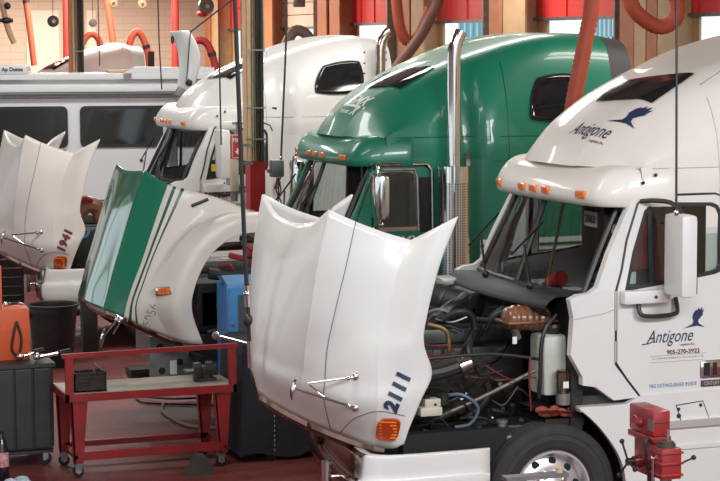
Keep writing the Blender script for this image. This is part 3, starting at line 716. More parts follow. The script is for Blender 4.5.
    body = cfg['body']
    ce = [[(q[0]+.02, q[1], q[2]) for q in r_ if -.95 < q[1] < 1.05] for r_ in surf(BG, 3, 3)]
    m_ = min(len(r_) for r_ in ce); kind != 'B' and MB().grid([r_[:m_] for r_ in ce]).build('bumper_centre', chrome_dk, BO)
    if kind != 'B': MB().ball((1.28, 1.10, .60), .085, (1, .35, .8)).build('fog_lamp', chrome, BO)
    kind != 'B' and MB().box((1.20, -.1, .40), (1.40, .85, .66), bev=.02).build('bumper_slot', blackm, BO, smooth=False)
    kind != 'B' and MB().cyl((1.66, .72, .58), (1.66, .72, .80), .040, n=14).cyl((1.50, .72, .68), (1.66, .72, .68), .02).build('tow_pin', chrome, BO)
    # --- chassis, engine
    ch = MB()
    for sg in (1, -1): ch.box((-5.5, sg*.42-.04, .68), (1.35, sg*.42+.04, .95))
    for xx in (-5, -3.5, -2.2, -.8, 1.2): ch.box((xx-.06, -.42, .72), (xx+.06, .42, .9))
    ch.cyl((0, -.95, .51), (0, .95, .51), .055, n=10)
    CH = ch.build('chassis', darkmetal, T, smooth=False)
    MB().box((-.10, -.40, .9), (1.05, .36, 1.52), bev=.03).build('engine_block', darkmetal, T)
    MB().box((1.10, -.48, .75), (1.22, .48, 1.62), bev=.01).build('radiator', blackm, T)
    for sg in (1, -1):
        b_ = MB().box((-.15, sg*.5-.02*sg, .75), (1.2, sg*.99, .80)).box((.30, sg*.86, .78), (1.15, sg*.97, 1.0)); b_.build('splash_shield', blackm, T, smooth=False)
    if not lite:
        e = MB().box((-.05, -.28, 1.52), (.95, .14, 1.64), bev=.03).build('valve_cover', mat('grey_green_casting', (.10, .11, .10), .45, .5, dirt=.7, dscale=9), T)
        MB().box((.45, -.10, 1.641), (.68, .05, 1.645)).build('rocker_label', mat('engine_label', (.5, .47, .42), .5, dirt=.8, dscale=20, dcol=(.2, .05, .05)), e, smooth=False)
        MB().box((.05, .0, 1.641), (.28, .06, 1.646)).build('name_plate', greymetal, e, smooth=False)
    for yy in (.98, -.98): wheel(T, 0, yy)
    # panel behind the front wheel and step fairing
    arch = [tuple(q) for q in cr([(-.20, 1.13), (-.33, 1.02), (-.46, .87), (-.56, .70), (-.605, .50), (-.61, .34)], 5)]+[ (-2.4, .34), (-2.4, 1.21), (-.72, 1.195), (-.60, 1.14)]
    for sg in (1, -1):
        f = obj('side_fairing', panel(arch, [], lambda z: 1.12, .05, sg), body, T, smooth=False)
        MB().box((-.80, sg*1.04-.06, 1.10), (-.22, sg*1.06+.05, 1.135)).build('fairing_shelf', body, f, smooth=False)
        MB().box((-.90, sg*1.11, .93), (-2.35, sg*1.15, .985)).build('step_tread', tread, f, smooth=False)
        MB().box((-.80, sg*1.11, .76), (-2.35, sg*1.135, .79)).build('trim_strip', body, f, smooth=False)
    # inner wheel well, black
    for sg in (1, -1):
        ar = []
        for k in range(10):
            a = PI*(-.08+.62*k/9); ar.append((-.62*math.cos(a), .62*math.sin(a)+.5))
        MB().grid([[(px_, sg*.62, pz_) for px_, pz_ in ar], [(px_, sg*1.08, pz_) for px_, pz_ in ar]]).build('wheel_well', blackm, T)
    # --- door mirrors, handles
    if kind != 'B':
        for sg in (1, -1):
            mx_ = cfg.get('mx', 0); mm = MB().box((-.98, sg*1.36-.145, 1.97), (-.84, sg*1.36+.145, 2.585), Matrix.Translation((mx_, 0, mx_*.7)), bev=.045).build('door_mirror', body, T)
            MB().box((-.985+mx_, sg*1.36-.12, 2.0), (-.98+mx_, sg*1.36+.12, 2.55)).build('mirror_glass', darkglass, mm, smooth=False)
            MB().tube(cr([(-.74, sg*1.05, 2.66), (-.80, sg*1.14, 2.67), (-.88, sg*1.26, 2.66), (-.91, sg*1.34, 2.60), (-.91, sg*1.36, 2.55)], 5), .018, 8).build('mirror_arm', black, mm)
            MB().box((-.54, sg*1.10-.02, 1.90), (-.93, sg*1.10+.09, 2.0), bev=.02).build('mirror_bracket', body, mm)
            MB().tube(cr([(-.68, sg*1.13, 1.93), (-.68, sg*1.16, 1.84), (-.71, sg*1.17, 1.81), (-.83, sg*1.17, 1.80), (-.97, sg*1.17, 1.81), (-1.0, sg*1.16, 1.84), (-1.0, sg*1.13, 1.93)], 4), .017, 8).build('grab_handle', black, nd if sg > 0 else near_doors[1])
        MB().ball((-.80, 1.195, 1.95), .012).build('bracket_bolt', black, nd)
        hd = MB().box((-1.23, 1.09, 1.29), (-1.44, 1.115, 1.43), bev=.02).build('door_handle', chrome, nd)
        MB().box((-1.26, 1.112, 1.31), (-1.31, 1.12, 1.41)).box((-1.34, 1.112, 1.31), (-1.37, 1.12, 1.41)).build('handle_recess', black, hd, smooth=False)
        # hinges
        MB().box((-.500, 1.10, 1.70), (-.525, 1.112, 2.0)).box((-.500, 1.10, 1.46), (-.525, 1.112, 1.62)).build('door_hinge', greyl, nd, smooth=False)
        # black shut line around door
        loop = [(-.512, 1.46), (-.512, 2.0), (-.562, 2.15), (-.612, 2.37), (-.715, 2.64), (-.765, 2.69), (-.85, 2.70), (-1.38, 2.70), (-1.46, 2.67), (-1.49, 2.6)]
        MB().tube([(a, yf_cab(c)+.004, c) for a, c in loop], .009, 6).build('door_gap', black, nd)
        MB().tube([(a, yf_cab(c)+.004, c) for a, c in [(-.512, 1.46), (-.53, 1.43), (-.61, 1.32), (-.72, 1.185), (-.735, 1.175)]], .008, 6).build('door_gap', black, nd)
        MB().tube([(-.17, 1.103, 1.80), (-.26, 1.103, 1.815), (-.40, 1.103, 1.83), (-.50, 1.103, 1.86)], .003, 5).build('panel_seam', greyl, nd)
    return dict(T=T, nd=nd, roof=RO, bvr=bv, hood=HO, bvh=bvh, P=P, wall=wall)

def bird(place, s, m, parent):
    poly_on([(x*s, y*s) for x, y in [(-.42, -.32), (-.15, -.22), (0, -.16), (.05, -.05), (.0, .12), (.06, .30), (.18, .42), (.20, .36), (.30, .50), (.33, .40), (.46, .52), (.44, .36), (.54, .44), (.46, .22), (.50, .22), (.36, .08), (.26, -.02), (.30, -.14), (.55, -.30), (.22, -.24), (0, -.26)]], place, m, 'bird_emblem', parent, 1)

A = truck('semi_truck', 'white tractor truck nearest the camera, bird emblem on its door, hood numbered 2111', 6.27, 14.57, .014,
          dict(kind='A', body=white, roof=white_warm, hood=white, rear=-3.4, top=3.93, ext=.3, extm=white, num='2111', numm=navy, seat=redcloth,
               win=[(-2.05, 3.2), (-2.65, 3.2), (-2.65, 3.6), (-2.15, 3.6)], sky=[(-.91, -.06), (-1.05, .64), (-1.46, .60), (-1.22, -.24)], seams=[-1.42, -3.0], seamm=greyl))
B = truck('semi_truck', 'green sleeper truck in the middle with tall chrome exhaust stack and striped hood', 6.22, 19.95, 0.,
          dict(kind='B', body=green, roof=green, hood=white_warm, rear=-3.22, top=3.93, ext=.18, extm=mat('dark_grey_fairing', (.05, .05, .055), .6), num='5056', numm=greyl, lower=white,
               win=[(-2.24, 3.05), (-2.86, 3.05), (-2.86, 3.53), (-2.36, 3.50)], sky=[(-.91, -.06), (-1.05, .64), (-1.46, .60), (-1.22, -.24)], seams=[-2.02], seamm=green_dk, cowl=greymetal, bumpm=chrome))
C = truck('semi_truck', 'white sleeper truck behind the red-based post, hood numbered 1941', 6.12, 25.93, 0.,
          dict(kind='C', mx=.17, body=white, roof=white, hood=white_warm, rear=-2.76, top=3.95, ext=.38, extm=white, num='1941', numm=maroon,
               win=[(-2.0, 3.19), (-2.72, 3.20), (-2.70, 3.63), (-2.16, 3.56)], sky=[(-.91, -.06), (-1.05, .64), (-1.46, .60), (-1.22, -.24)], seams=[-1.42], seamm=greyl))
D = truck('semi_truck', 'pinkish white truck roof rising behind the motorhome, against the block wall', 6.95, 42.2, 0.,
          dict(kind='C', lite=True, body=white, roof=mat('pinkish_white_paint', (.72, .60, .58), .35, coat=.3), hood=white_warm, rear=-2.62, top=3.90, ext=.10, extm=white, num='', numm=maroon,
               win=[(-2.0, 3.19), (-2.72, 3.20), (-2.70, 3.63), (-2.16, 3.56)], sky=[(-.91, -.06), (-1.05, .64), (-1.46, .60), (-1.22, -.24)], seams=[-1.42], seamm=greyl)) if True else None

D['T'].scale = (1, 1, .977)
MB().box((-2.93, 1.1, 3.2), (-3.05, 1.2, 3.76)).build('exhaust_guard', black, D['T'], smooth=False)
# ---- writing and extras on the white truck
nd = A['nd']
side = lambda x, z, off=.006: planar((x, yf_cab(z), z), (-1, 0, 0), (0, 0, 1), None, off)
letters('lettering', 'Antigone', .14, side(-.965, 1.63), [navy, maroon], nd, shear=.4, sx=.76, hi=4)
bird(side(-1.16, 1.745), .19, navy, nd)
MB().tube([(-.73, 1.108, 1.58), (-.78, 1.108, 1.585), (-.83, 1.108, 1.60)], .004, 5).build('lettering_flourish', navy, nd)
letters('lettering', 'Logistics Inc.', .026, side(-1.12, 1.563), maroon, nd)
letters('lettering', '905-270-3922', .046, side(-1.085, 1.508), maroon, nd, bold=.001, sx=1.1)
letters('lettering', '8 C TORO MISS MISSISSAUGA  ON   CANADA  L5  3B', .022, side(-1.04, 1.465), greyl, nd, sx=.85)
MB().box((-.80, 1.106, 1.487), (-1.28, 1.108, 1.490)).box((-.80, 1.106, 1.437), (-1.28, 1.108, 1.440)).build('lettering_rule', greyl, nd, smooth=False)
letters('lettering', 'FIRE EXTINGUISHER INSIDE', .042, side(-1.0, 1.255), bluel, nd, sx=.80)
o = MB().box((-1.24, 1.103, 1.225), (-1.42, 1.11, 1.275)).build('badge', mat('badge_brown', (.10, .06, .06), .4), nd, smooth=False)
letters('lettering', 'CENTURY', .04, side(-1.33, 1.25, .012), greyl, o, sx=.75)
rp2 = planar((-.68, .32, 3.17), Vector((-.10, 1, 0)), (-.72, 0, .70), A['bvr'], .005)
letters('lettering', 'Antigone', .185, rp2, [navy, maroon], A['roof'], shear=.5, sx=.72, hi=4)
letters('lettering', 'Logistics Inc.', .035, planar((-.63, .50, 3.10), Vector((-.10, 1, 0)), (-.72, 0, .70), A['bvr'], .005), maroon, A['roof'])
bird(planar((-.87, .55, 3.29), Vector((-.10, 1, 0)), (-.72, 0, .70), A['bvr'], .006), .30, navy, A['roof'])
# access panel on step fairing
MB().tube([(-1.02, 1.122, 1.10), (-1.08, 1.122, .93), (-1.32, 1.122, .95), (-1.25, 1.122, 1.12), (-1.02, 1.122, 1.10)], .004, 5).ball((-1.04, 1.125, 1.07), .013).ball((-1.23, 1.125, 1.09), .013).ball((-1.04, 1.13, 1.02), .017).build('access_hatch', black, A['T'])
# inside of the windscreen
o = MB().box((-.60, .40, 2.43), (-.595, .62, 2.545)).build('permit_card', mat('card_white', (.7, .72, .7), .6), A['T'], smooth=False)
letters('lettering', '2062', .085, planar((-.594, .51, 2.487), (0, 1, 0), (0, 0, 1)), maroon, o, bold=.001)
MB().box((-.66, .74, 2.40), (-.655, .80, 2.47)).build('sticker', mat('card_white', (.7, .72, .7), .6), A['T'], smooth=False)
MB().cyl((-.42, .16, 1.96), (-.42, .30, 2.0), .05, .055, n=12).cyl((-.42, .30, 2.0), (-.42, .36, 2.02), .06).build('red_cup', mat('cup_red', (.5, .02, .02), .4), A['T'])
MB().box((-.38, -.1, 1.935), (-.5, .1, 1.96)).box((-.36, .5, 1.935), (-.48, .72, 1.965)).build('papers', mat('card_white', (.7, .72, .7), .6), A['T'], smooth=False)
MB().cyl((-.50, -.05, 1.95), (-.62, .0, 2.62), .012).build('brush_handle', tan, A['T'])
MB().box((-.92, .82, 2.12), (-.74, .86, 2.60), bev=.01).build('red_jacket', redcloth, A['T'])
MB().box((-.66, .98, 2.03), (-.74, .985, 2.12)).build('paper_cup', mat('card_white', (.7, .72, .7), .6), A['T'], smooth=False)
# engine bay dressing of the white truck
def tubep(name, pts, r, m, parent, n=10): return MB().tube(cr(pts, 6), r, n).build(name, m, parent)
T = A['T']
MB().lathe([(.02, -.24), (.13, -.24), (.145, -.22), (.145, -.02), (.13, 0), (.145, .02), (.145, .20), (.12, .24), (.05, .24), (.05, .22), (.001, .22)], 28, Matrix.Translation((.24, -.3, 1.78)) @ Matrix.Rotation(1.35, 4, 'X') @ Matrix.Rotation(.5, 4, 'Y')).build('air_filter', black, T)
tubep('intake_hose', [(.62, .05, 1.55), (.54, .1, 1.70), (.42, .12, 1.80), (.28, .0, 1.82), (.18, -.15, 1.84)], .05, black, T)
tubep('coolant_hose', [(.52, .2, 1.72), (.41, .25, 1.78), (.30, .25, 1.75), (.27, .25, 1.62), (.36, .3, 1.52), (.48, .3, 1.48)], .028, black, T)
tubep('coolant_hose', [(.26, .2, 1.54), (.16, .2, 1.66), (.08, .25, 1.76), (-.06, .25, 1.84)], .026, black, T)
tubep('coolant_hose', [(.18, .25, 1.62), (.12, .3, 1.74), (.02, .35, 1.80)], .018, black, T)
tubep('oil_tube', [(.72, .4, 1.72), (.62, .42, 1.69), (.57, .43, 1.64), (.56, .43, 1.50)], .018, mat('brass', (.45, .28, .12), .3, .9), T)
tubep('brace_rod', [(1.05, .86, 1.53), (.60, .88, 1.545), (.30, .88, 1.53), (-.22, .90, 1.44)], .013, black, T)
tubep('charge_duct', [(1.15, .76, 1.36), (.95, .78, 1.39), (.75, .80, 1.42), (.60, .80, 1.465)], .055, black, T)
MB().cyl((.64, .80, 1.45), (.60, .80, 1.465), .062).cyl((.60, .80, 1.465), (.55, .80, 1.48), .054).build('hose_clamp', chrome, T)
tubep('steering_shaft', [(.75, .80, 1.10), (.54, .82, 1.18), (.3, .84, 1.28), (.03, .84, 1.39)], .016, mat('rusty_shaft', (.20, .17, .15), .45, .6, dirt=.6), T)
MB().cyl((.80, .78, 1.07), (.70, .80, 1.12), .035).build('steering_joint', darkmetal, T)
MB().box((.79, .74, 1.10), (.97, .86, 1.17), bev=.02).box((.80, .75, 1.16), (.93, .85, 1.23), bev=.015).build('fluid_reservoir', mat('reservoir_plastic', (.62, .58, .48), .4, dirt=.4), T)
MB().cyl((.765, .80, 1.18), (.765, .80, 1.25), .045).build('reservoir_cap', black, T); MB().cyl((.90, .80, 1.23), (.90, .80, 1.25), .03).build('reservoir_cap', black, T)
tubep('fluid_hose', [(.76, .76, 1.23), (.62, .82, 1.24), (.50, .84, 1.14), (.55, .82, 1.02), (.66, .78, .99)], .014, mat('grey_blue_hose', (.09, .12, .17), .4), T)
# surge tank: rounded and ribbed
Mx = Matrix.Translation((.02, .66, 1.765)) @ Matrix.Rotation(-.06, 4, 'Y') @ Matrix.Rotation(PI/2, 4, 'Y') @ Matrix.Diagonal((.82, 1.05, 1, 1))
pr = []
for k in range(41):
    t_ = k/40*2-1; e = (1-abs(t_)**5)**.5; pr.append((max(.004, (.118+.005*math.cos(k*1.2))*e), t_*.20))
b = MB().lathe(pr, 28, Mx)
b.build('surge_tank', copper, T, ang=60)
MB().box((-.19, .52, 1.74), (.23, .80, 1.757), bev=.006).build('tank_flange', copper, T)
MB().cyl((-.10, .58, 1.88), (-.10, .58, 1.93), .045).build('tank_cap', black, T)
MB().cyl((.10, .68, 1.62), (.14, .70, 1.70), .03).build('sensor', greymetal, T)
MB().box((.15, .80, 1.575), (.185, .805, 1.63), Matrix.Rotation(.02, 4, 'X')).build('tag', whitel, T, smooth=False)
# washer tank
b = MB().box((-.26, .66, 1.20), (.0, .93, 1.66), bev=.045); b.build('washer_tank', paleplast, T)
MB().lathe([(.04, 0), (.055, .03), (.10, .09), (.10, .13), (.02, .14)], 18, Matrix.Translation((-.13, .84, 1.63)) @ Matrix.Diagonal((.7, .7, .7, 1)) @ Matrix.Rotation(.3, 4, 'X')).build('filler_funnel', black, T)
tubep('support_strap', [(-.10, .93, 1.82), (.0, .96, 1.72), (.04, .97, 1.6), (.05, .97, 1.35), (.05, .95, 1.2)], .016, black, T)
MB().cyl((-.125, 1.0, 1.235), (-.125, 1.0, 1.39), .048, .054).cyl((-.125, 1.0, 1.39), (-.125, 1.0, 1.41), .045).build('fuel_filter_bowl', glassmat('amber_plastic', (.92, .82, .60), .15, .1), T)
MB().cyl((-.125, 1.0, 1.15), (-.125, 1.0, 1.235), .055).cyl((-.125, 1.0, 1.235), (-.125, 1.0, 1.33), .02).build('fuel_filter_base', greymetal, T)
MB().box((-.145, 1.055, 1.28), (-.10, 1.058, 1.33)).build('filter_label', whitel, T, smooth=False)
b = MB()
for k in range(11): b.ball((-.20+.025*k+random.uniform(-.01, .01), 1.0+random.uniform(-.02, .03), 1.10+random.uniform(-.03, .03)), random.uniform(.022, .042), (1.5, 1, .8), 7)
b.build('red_rag', mat('rust_rag', (.32, .06, .035), .8, dirt=.5), T)
MB().box((.02, .5, .98), (-.30, 1.0, 1.04)).box((.35, .55, .9), (-.3, .9, 1.0), bev=.02).build('component_tray', darkmetal, T, smooth=False)
MB().cyl((.34, .92, .93), (.34, .92, 1.04), .035).cyl((.36, .92, .92), (.28, .96, .92), .028).cyl((.34, .92, 1.03), (.34, .92, 1.05), .045).build('air_valve', greymetal, T)
for k, (pts, m, r) in enumerate([
    ([(1.0, .5, 1.62), (.85, .6, 1.55), (.7, .6, 1.50), (.55, .5, 1.54)], maroon, .007), ([(.9, .3, 1.62), (.75, .45, 1.57), (.6, .5, 1.57)], maroon, .007),
    ([(.45, .85, 1.46), (.33, .9, 1.38), (.22, .9, 1.33)], maroon, .005), ([(.1, .9, 1.5), (.12, .93, 1.35), (.10, .92, 1.1)], maroon, .008), 
    ([(.5, .7, 1.35), (.3, .8, 1.33), (.0, .8, 1.33)], chrome_br, .008), ([(.9, .0, 1.75), (.6, .1, 1.80), (.3, .15, 1.72), (.1, .3, 1.7)], black, .02), ([(.95, .85, 1.0), (.7, .9, .93), (.5, .9, 1.0)], black, .018),
    ([(.2, .2, 1.66), (.4, .45, 1.5), (.3, .6, 1.2), (.5, .6, 1.0)], black, .025), ([(.0, .3, 1.55), (.2, .5, 1.42), (.5, .6, 1.40)], chrome_br, .010)]):
    tubep('engine_line', pts, r, m, T, 7)
for k in range(44):
    x, y, z = random.uniform(.08, 1.0), random.uniform(.45, .8), random.uniform(.9, 1.38)
    m_ = darkmetal if k % 4 else greymetal
    if random.random() < .5: MB().cyl((x, y, z), (x+random.uniform(-.08, .08), y+.06, z+random.uniform(-.05, .08)), random.uniform(.012, .035), n=8).build('engine_fitting', darkmetal, T)
    elif random.random() < .5: MB().box((x, y, z), (x+random.uniform(.03, .10), y+.05, z+random.uniform(.02, .06)), bev=.005).build('engine_fitting', m_ if k % 3 == 0 else darkmetal, T)
    else: tubep('engine_line', [(x, y, z), (x-.08, y+.05, z+random.uniform(-.08, .08)), (x-.2, y+.04, z+random.uniform(-.1, .1))], random.uniform(.006, .014), black if k % 3 else darkmetal, T, 6)
for k in range(10):
    x, y, z = random.uniform(.3, 1.0), random.uniform(.6, .85), random.uniform(.95, 1.3); MB().cyl((x, y, z), (x+.02, y+.03, z+.01), random.uniform(.006, .013), n=8).build('pipe_union', chrome, T)
for k in range(14):
    x, y, z = random.uniform(-.05, .8), random.uniform(-.5, .25), random.uniform(1.64, 1.85)
    tubep('engine_line', [(x, y, z), (x-.1, y+.08, z+random.uniform(-.05, .05)), (x-.22, y+.1, z+random.uniform(-.1, .02))], random.uniform(.008, .016), black if k % 3 else greymetal, T, 6)
MB().box((-.20, -.98, 1.70), (.14, -.72, 1.92), bev=.02).build('intake_box', greymetal, T)

# ---- green truck extras
T = B['T']
st = thing('x', '', ''); bpy.data.objects.remove(st)
SX, SY = -1.39, 1.27
stack = MB().tube([(SX, SY, 2.62), (SX, SY, 3.72), (SX-.008, SY, 3.80), (SX-.03, SY, 3.88), (SX-.07, SY, 3.96)], [.068, .068, .068, .068, .070], 24).build('exhaust_stack', chrome, T, label='tall chrome exhaust stack')
MB().tube([(SX-.05, SY, 3.92), (SX-.072, SY, 3.962)], .058, 20).build('stack_opening', blackm, stack)
MB().cyl((SX, SY, 1.30), (SX, SY, 2.60), .158, n=36).build('muffler_shield', perf, stack)
MB().cyl((SX, SY, 2.46), (SX, SY, 2.62), .162, n=36).build('shield_band', chrome, stack)
MB().cyl((SX+.05, SY+.16, 1.5), (SX+.05, SY+.16, 2.38), .018, n=10).box((SX-.12, SY-.03, 2.62), (SX-.16, SY+.03, 2.74)).build('grab_rail', chrome, stack)
MB().box((SX-.2, SY-.3, 1.0), (SX+.2, SY+.12, 1.3), bev=.02).build('stack_base', greymetal, stack)
for sgn in (1, -1):
    mm = MB().box((-.63, sgn*1.35-.14, 2.12), (-.52, sgn*1.35+.14, 2.56), bev=.045).build('door_mirror', chrome, T)
    MB().box((-.638, sgn*1.35-.11, 2.16), (-.632, sgn*1.35+.11, 2.52)).build('mirror_glass', darkglass, mm, smooth=False)
    MB().tube(cr([(-.58, sgn*1.05, 2.64), (-.56, sgn*1.2, 2.66), (-.56, sgn*1.33, 2.62), (-.55, sgn*1.36, 2.30), (-.55, sgn*1.33, 2.03), (-.50, sgn*1.15, 1.96)], 4), .013, 8).tube([(-.40, sgn*1.08, 2.02), (-.52, sgn*1.30, 2.60)], .010, 6).tube([(-.7, sgn*1.06, 2.66), (-.88, sgn*1.2, 2.66)], .01, 6).build('mirror_arm', chrome, mm)
    b = MB().ball((-.47, sgn*1.22, 1.98), .045).ball((-.56, sgn*1.24, 2.0), .04).ball((-.6, sgn*1.3, 2.06), .03); b.build('mirror_joint', chrome, mm)
fr = [(-1.235, 1.2), (-1.235, 2.57), (-1.18, 2.63), (-.62, 2.63)]
MB().tube([(a, yf_cab(c)+.006, c) for a, c in fr], .020, 8).build('door_frame_trim', chrome_br, B['nd'])
MB().tube([(a, yf_cab(c)+.012, c) for a, c in [(-1.07, 1.97), (-1.075, 2.50), (-1.04, 2.585), (-.70, 2.585)]], .018, 8).build('window_trim', greymetal, B['nd'])
MB().box((-1.2, 1.04, 1.95), (-1.09, 1.10, 2.5)).build('door_recess', black, B['nd'], smooth=False)
letters('lettering', 'SMX', .15, planar((-.93, 1.106, 1.86), (-1, 0, 0), (0, 0, 1)), whitel, B['nd'], shear=.3, bold=.003)
lp = lambda x, y, z: planar((x, y, z), (0, 1, 0), (-.72, 0, .70), B['bvr'], .004)
letters('lettering', 'SMX', .19, lp(-.77, .22, 3.25), whitel, B['roof'], shear=.3, sx=1.1, bold=.004)
poly_on([(-.28, -.015), (.24, -.015), (.24, .02), (-.28, .02)], lp(-.71, .24, 3.19), whitel, 'lettering_bar', B['roof'], 2)
letters('lettering', 'TRANSIT', .06, lp(-.65, .12, 3.12), whitel, B['roof'], bold=.001)
letters('lettering', 'X', .14, lp(-.67, .32, 3.14), whitel, B['roof'], shear=.3, bold=.006)
# white lower band with green stripes on the sleeper
b = MB(); b.box((-1.7, 1.202, 1.0), (-3.20, 1.215, 1.86)); o = b.build('white_band', white, T, smooth=False)
b = MB()
for z in (1.80, 1.73): b.box((-1.7, 1.214, z-.02), (-3.20, 1.222, z+.008))
b.build('stripe', green_dk, o, smooth=False)
# engine seen through the arch
for k in range(34):
    x, y, z = random.uniform(.1, 1.1), random.uniform(.6, .9), random.uniform(1.0, 2.0)
    if random.random() < .6: MB().tube([(x, y, z), (x-random.uniform(.1, .4), y+.03, z+random.uniform(-.08, .08))], random.uniform(.012, .035), 8).build('engine_fitting', darkmetal if k % 5 else redcloth, T)
    else: MB().box((x, y, z), (x+random.uniform(.05, .15), y+.05, z+random.uniform(.03, .1)), bev=.008).build('engine_fitting', darkmetal if k % 4 else greymetal, T)
tubep('turbo_pipe', [(.62, .80, 1.85), (.58, .80, 2.02), (.48, .80, 2.12), (.30, .80, 2.14)], .075, mat('tan_pipe', (.38, .28, .18), .5, dirt=.6), T)
for p_ in ([(.95, .85, 1.66), (.85, .88, 1.68), (.8, .88, 1.62)], [(.7, .88, 1.9), (.6, .9, 1.82), (.5, .88, 1.84)]): tubep('red_line', p_, .018, redpaint, T, 7)
tubep('coolant_hose', [(1.05, .86, 1.60), (.8, .9, 1.57), (.5, .88, 1.60)], .06, black, T)
MB().box((.85, .75, 1.05), (1.12, .80, 1.42), Matrix.Identity(4), bev=.02).build('mud_flap', greymetal, T)
MB().box((.50, -.5, 1.0), (1.15, .80, 1.5), bev=.03).build('radiator_side', blackm, T)
b = MB().box((1.02, .60, .50), (1.60, .64, .97)); o = b.build('frame_plate', greymetal, T, smooth=False)
for x, z in ((1.1, .62), (1.12, .85), (1.3, .7), (1.3, .88), (1.48, .62), (1.5, .86)): MB().cyl((x, .641, z), (x, .645, z), .035, n=14).build('plate_hole', blackm, o)
MB().box((1.33, .645, .58), (1.40, .648, .72)).build('warning_label', whitel, o, smooth=False)

# ---- far white truck: a taller cab mounting than its neighbours
for o in C['T'].children:
    k = o.name.split('.')[0]
    if k in ('cab_side', 'door', 'windscreen', 'wiper', 'dashboard', 'seat', 'seat_cushion', 'sun_visor', 'cab_interior', 'cowl', 'steering_wheel'): o.location.z += .125
    if k == 'door_mirror': o.location.z += .06
    if k == 'hood': o.location.z += .06
T = C['T']; nd = C['nd']
letters('lettering', 'Hendersley   b', .19, planar((-1.0, 1.104, 1.85), Vector((-1, 0, .12)), (0, 0, 1)), maroon, nd, shear=.45, bold=.003, sx=1.0)
letters('lettering', '1-800-565-1212', .05, planar((-1.10, 1.104, 1.67), Vector((-1, 0, .03)), (0, 0, 1)), bluel, nd)
MB().box((-.66, 1.088, 2.10), (-.74, 1.093, 2.19)).build('yellow_sticker', mat('yellow_note', (.75, .55, .02), .5), nd, smooth=False)
MB().tube([(-2.90, 1.26, 1.4), (-2.90, 1.26, 3.75), (-2.92, 1.26, 3.87), (-2.98, 1.26, 3.96), (-3.02, 1.26, 3.99)], .068, 18).build('exhaust_stack', chrome_br, T, label='dull brown exhaust stack')
for x, z in ((-3.0, 3.72), (-3.0, 3.62), (-2.70, 3.72), (-2.70, 3.58), (-2.70, 3.45)): MB().ball((x, 1.20, z), .013).build('rivet', darkmetal, T)
tubep('copper_pipe', [(.95, .60, 1.72), (.85, .62, 1.80), (.72, .6, 1.76), (.66, .6, 1.6)], .10, copper, T)
tubep('red_hose', [(.98, .7, 1.86), (.9, .72, 1.90), (.8, .72, 1.88)], .035, redpaint, T)
tubep('blue_cable', [(1.0, .8, 1.45), (.93, .85, 1.42), (.88, .85, 1.5)], .02, bluel, T, 7)
MB().box((.45, -.5, 1.0), (1.05, .85, 1.5), bev=.03).build('radiator_side', blackm, T)

# ------------------------------------------------------------------ motorhome
ra = -.25; R = thing('motorhome', 'long white motorhome with dark side windows and a rolled awning, parked at the back', 'motorhome', (5.48, 33.05, 0), ra)
rvw = mat('motorhome_white', (.70, .72, .72), .35, coat=.3, dirt=.08, dscale=1.)
b = MB()
sec = [(0, 1.12), (-.02, 2.0), (0, 2.9), (.03, 3.12), (.10, 3.26), (.25, 3.34)]
b.grid([[(x, y, z) for y, z in sec] for x in (-3.5, 0, 3.5, 7.6)])
b.grid([[(x, 2.3-y, z) for y, z in sec] for x in (-3.5, 0, 3.5, 7.6)])
b.box((-3.5, .2, 3.30), (7.6, 2.1, 3.35)).box((-3.5, .03, 1.12), (7.6, 2.27, 1.16))
for x in (-3.5, 7.58): b.prism([(x, y, z) for y, z in sec]+[(x, 2.3-y, z) for y, z in sec[::-1]], (.02, 0, 0))
b.build('body', rvw, R, ang=50)
b = MB().box((-3.5, .25, .35), (7.6, 2.05, 1.12)); b.build('underbody', blackm, R, smooth=False)
for x0, x1 in ((-1.9, 1.05), (1.31, 4.4), (4.75, 6.6)):
    w = obj('side_window', panel(rnd(x0, x1, 2.18, 2.80, .08), [], lambda z: -.02, .02, 1), darkglass, R, smooth=False)
    obj('window_frame', panel(rnd(x0-.03, x1+.03, 2.15, 2.83, .09), [rnd(x0+.02, x1-.02, 2.20, 2.78, .07)], lambda z: -.018, .03, 1), black, w, smooth=False)
    MB().box((x0+(x1-x0)*.52, -.05, 2.2), (x0+(x1-x0)*.52+.03, -.041, 2.78)).build('window_divider', black, w, smooth=False)
b = MB().box((-3.5, -.16, 3.06), (7.4, -.02, 3.16), bev=.02).box((-3.5, -.14, 3.0), (7.4, -.03, 3.04)); aw = b.build('awning', rvw, R)
MB().cyl((-3.5, -.12, 3.03), (7.4, -.12, 3.03), .035, n=14).build('awning_roll', mat('dark_trim_grey', (.12, .13, .13), .4), aw)
MB().box((-3.5, -.03, 2.955), (7.5, -.005, 2.975)).build('drip_rail', greymetal, R, smooth=False)
MB().box((-3.5, -.04, 3.26), (7.5, .02, 3.36), bev=.015).build('roof_edge', rvw, R)
MB().box((2.0, -.06, 3.28), (2.13, -.03, 3.36)).build('roof_clip', greymetal, R, smooth=False)
MB().ball((2.27, -.03, 1.93), .028).ball((1.02, -.03, 2.09), .03).build('lock', darkmetal, R)
MB().tube([(-3.5, -.025, 1.28), (7.5, -.025, 1.28)], .012, 6).build('side_moulding', greymetal, R)
for x in (-1.5, 5.8):
    MB().lathe([(.2, -.12), (.4, -.13), (.46, -.10), (.46, .1), (.4, .13), (.2, .12)], 32, Matrix.Translation((x, .35, .46)) @ Matrix.Rotation(PI/2, 4, 'X')).build('wheel', tyre_m, R)
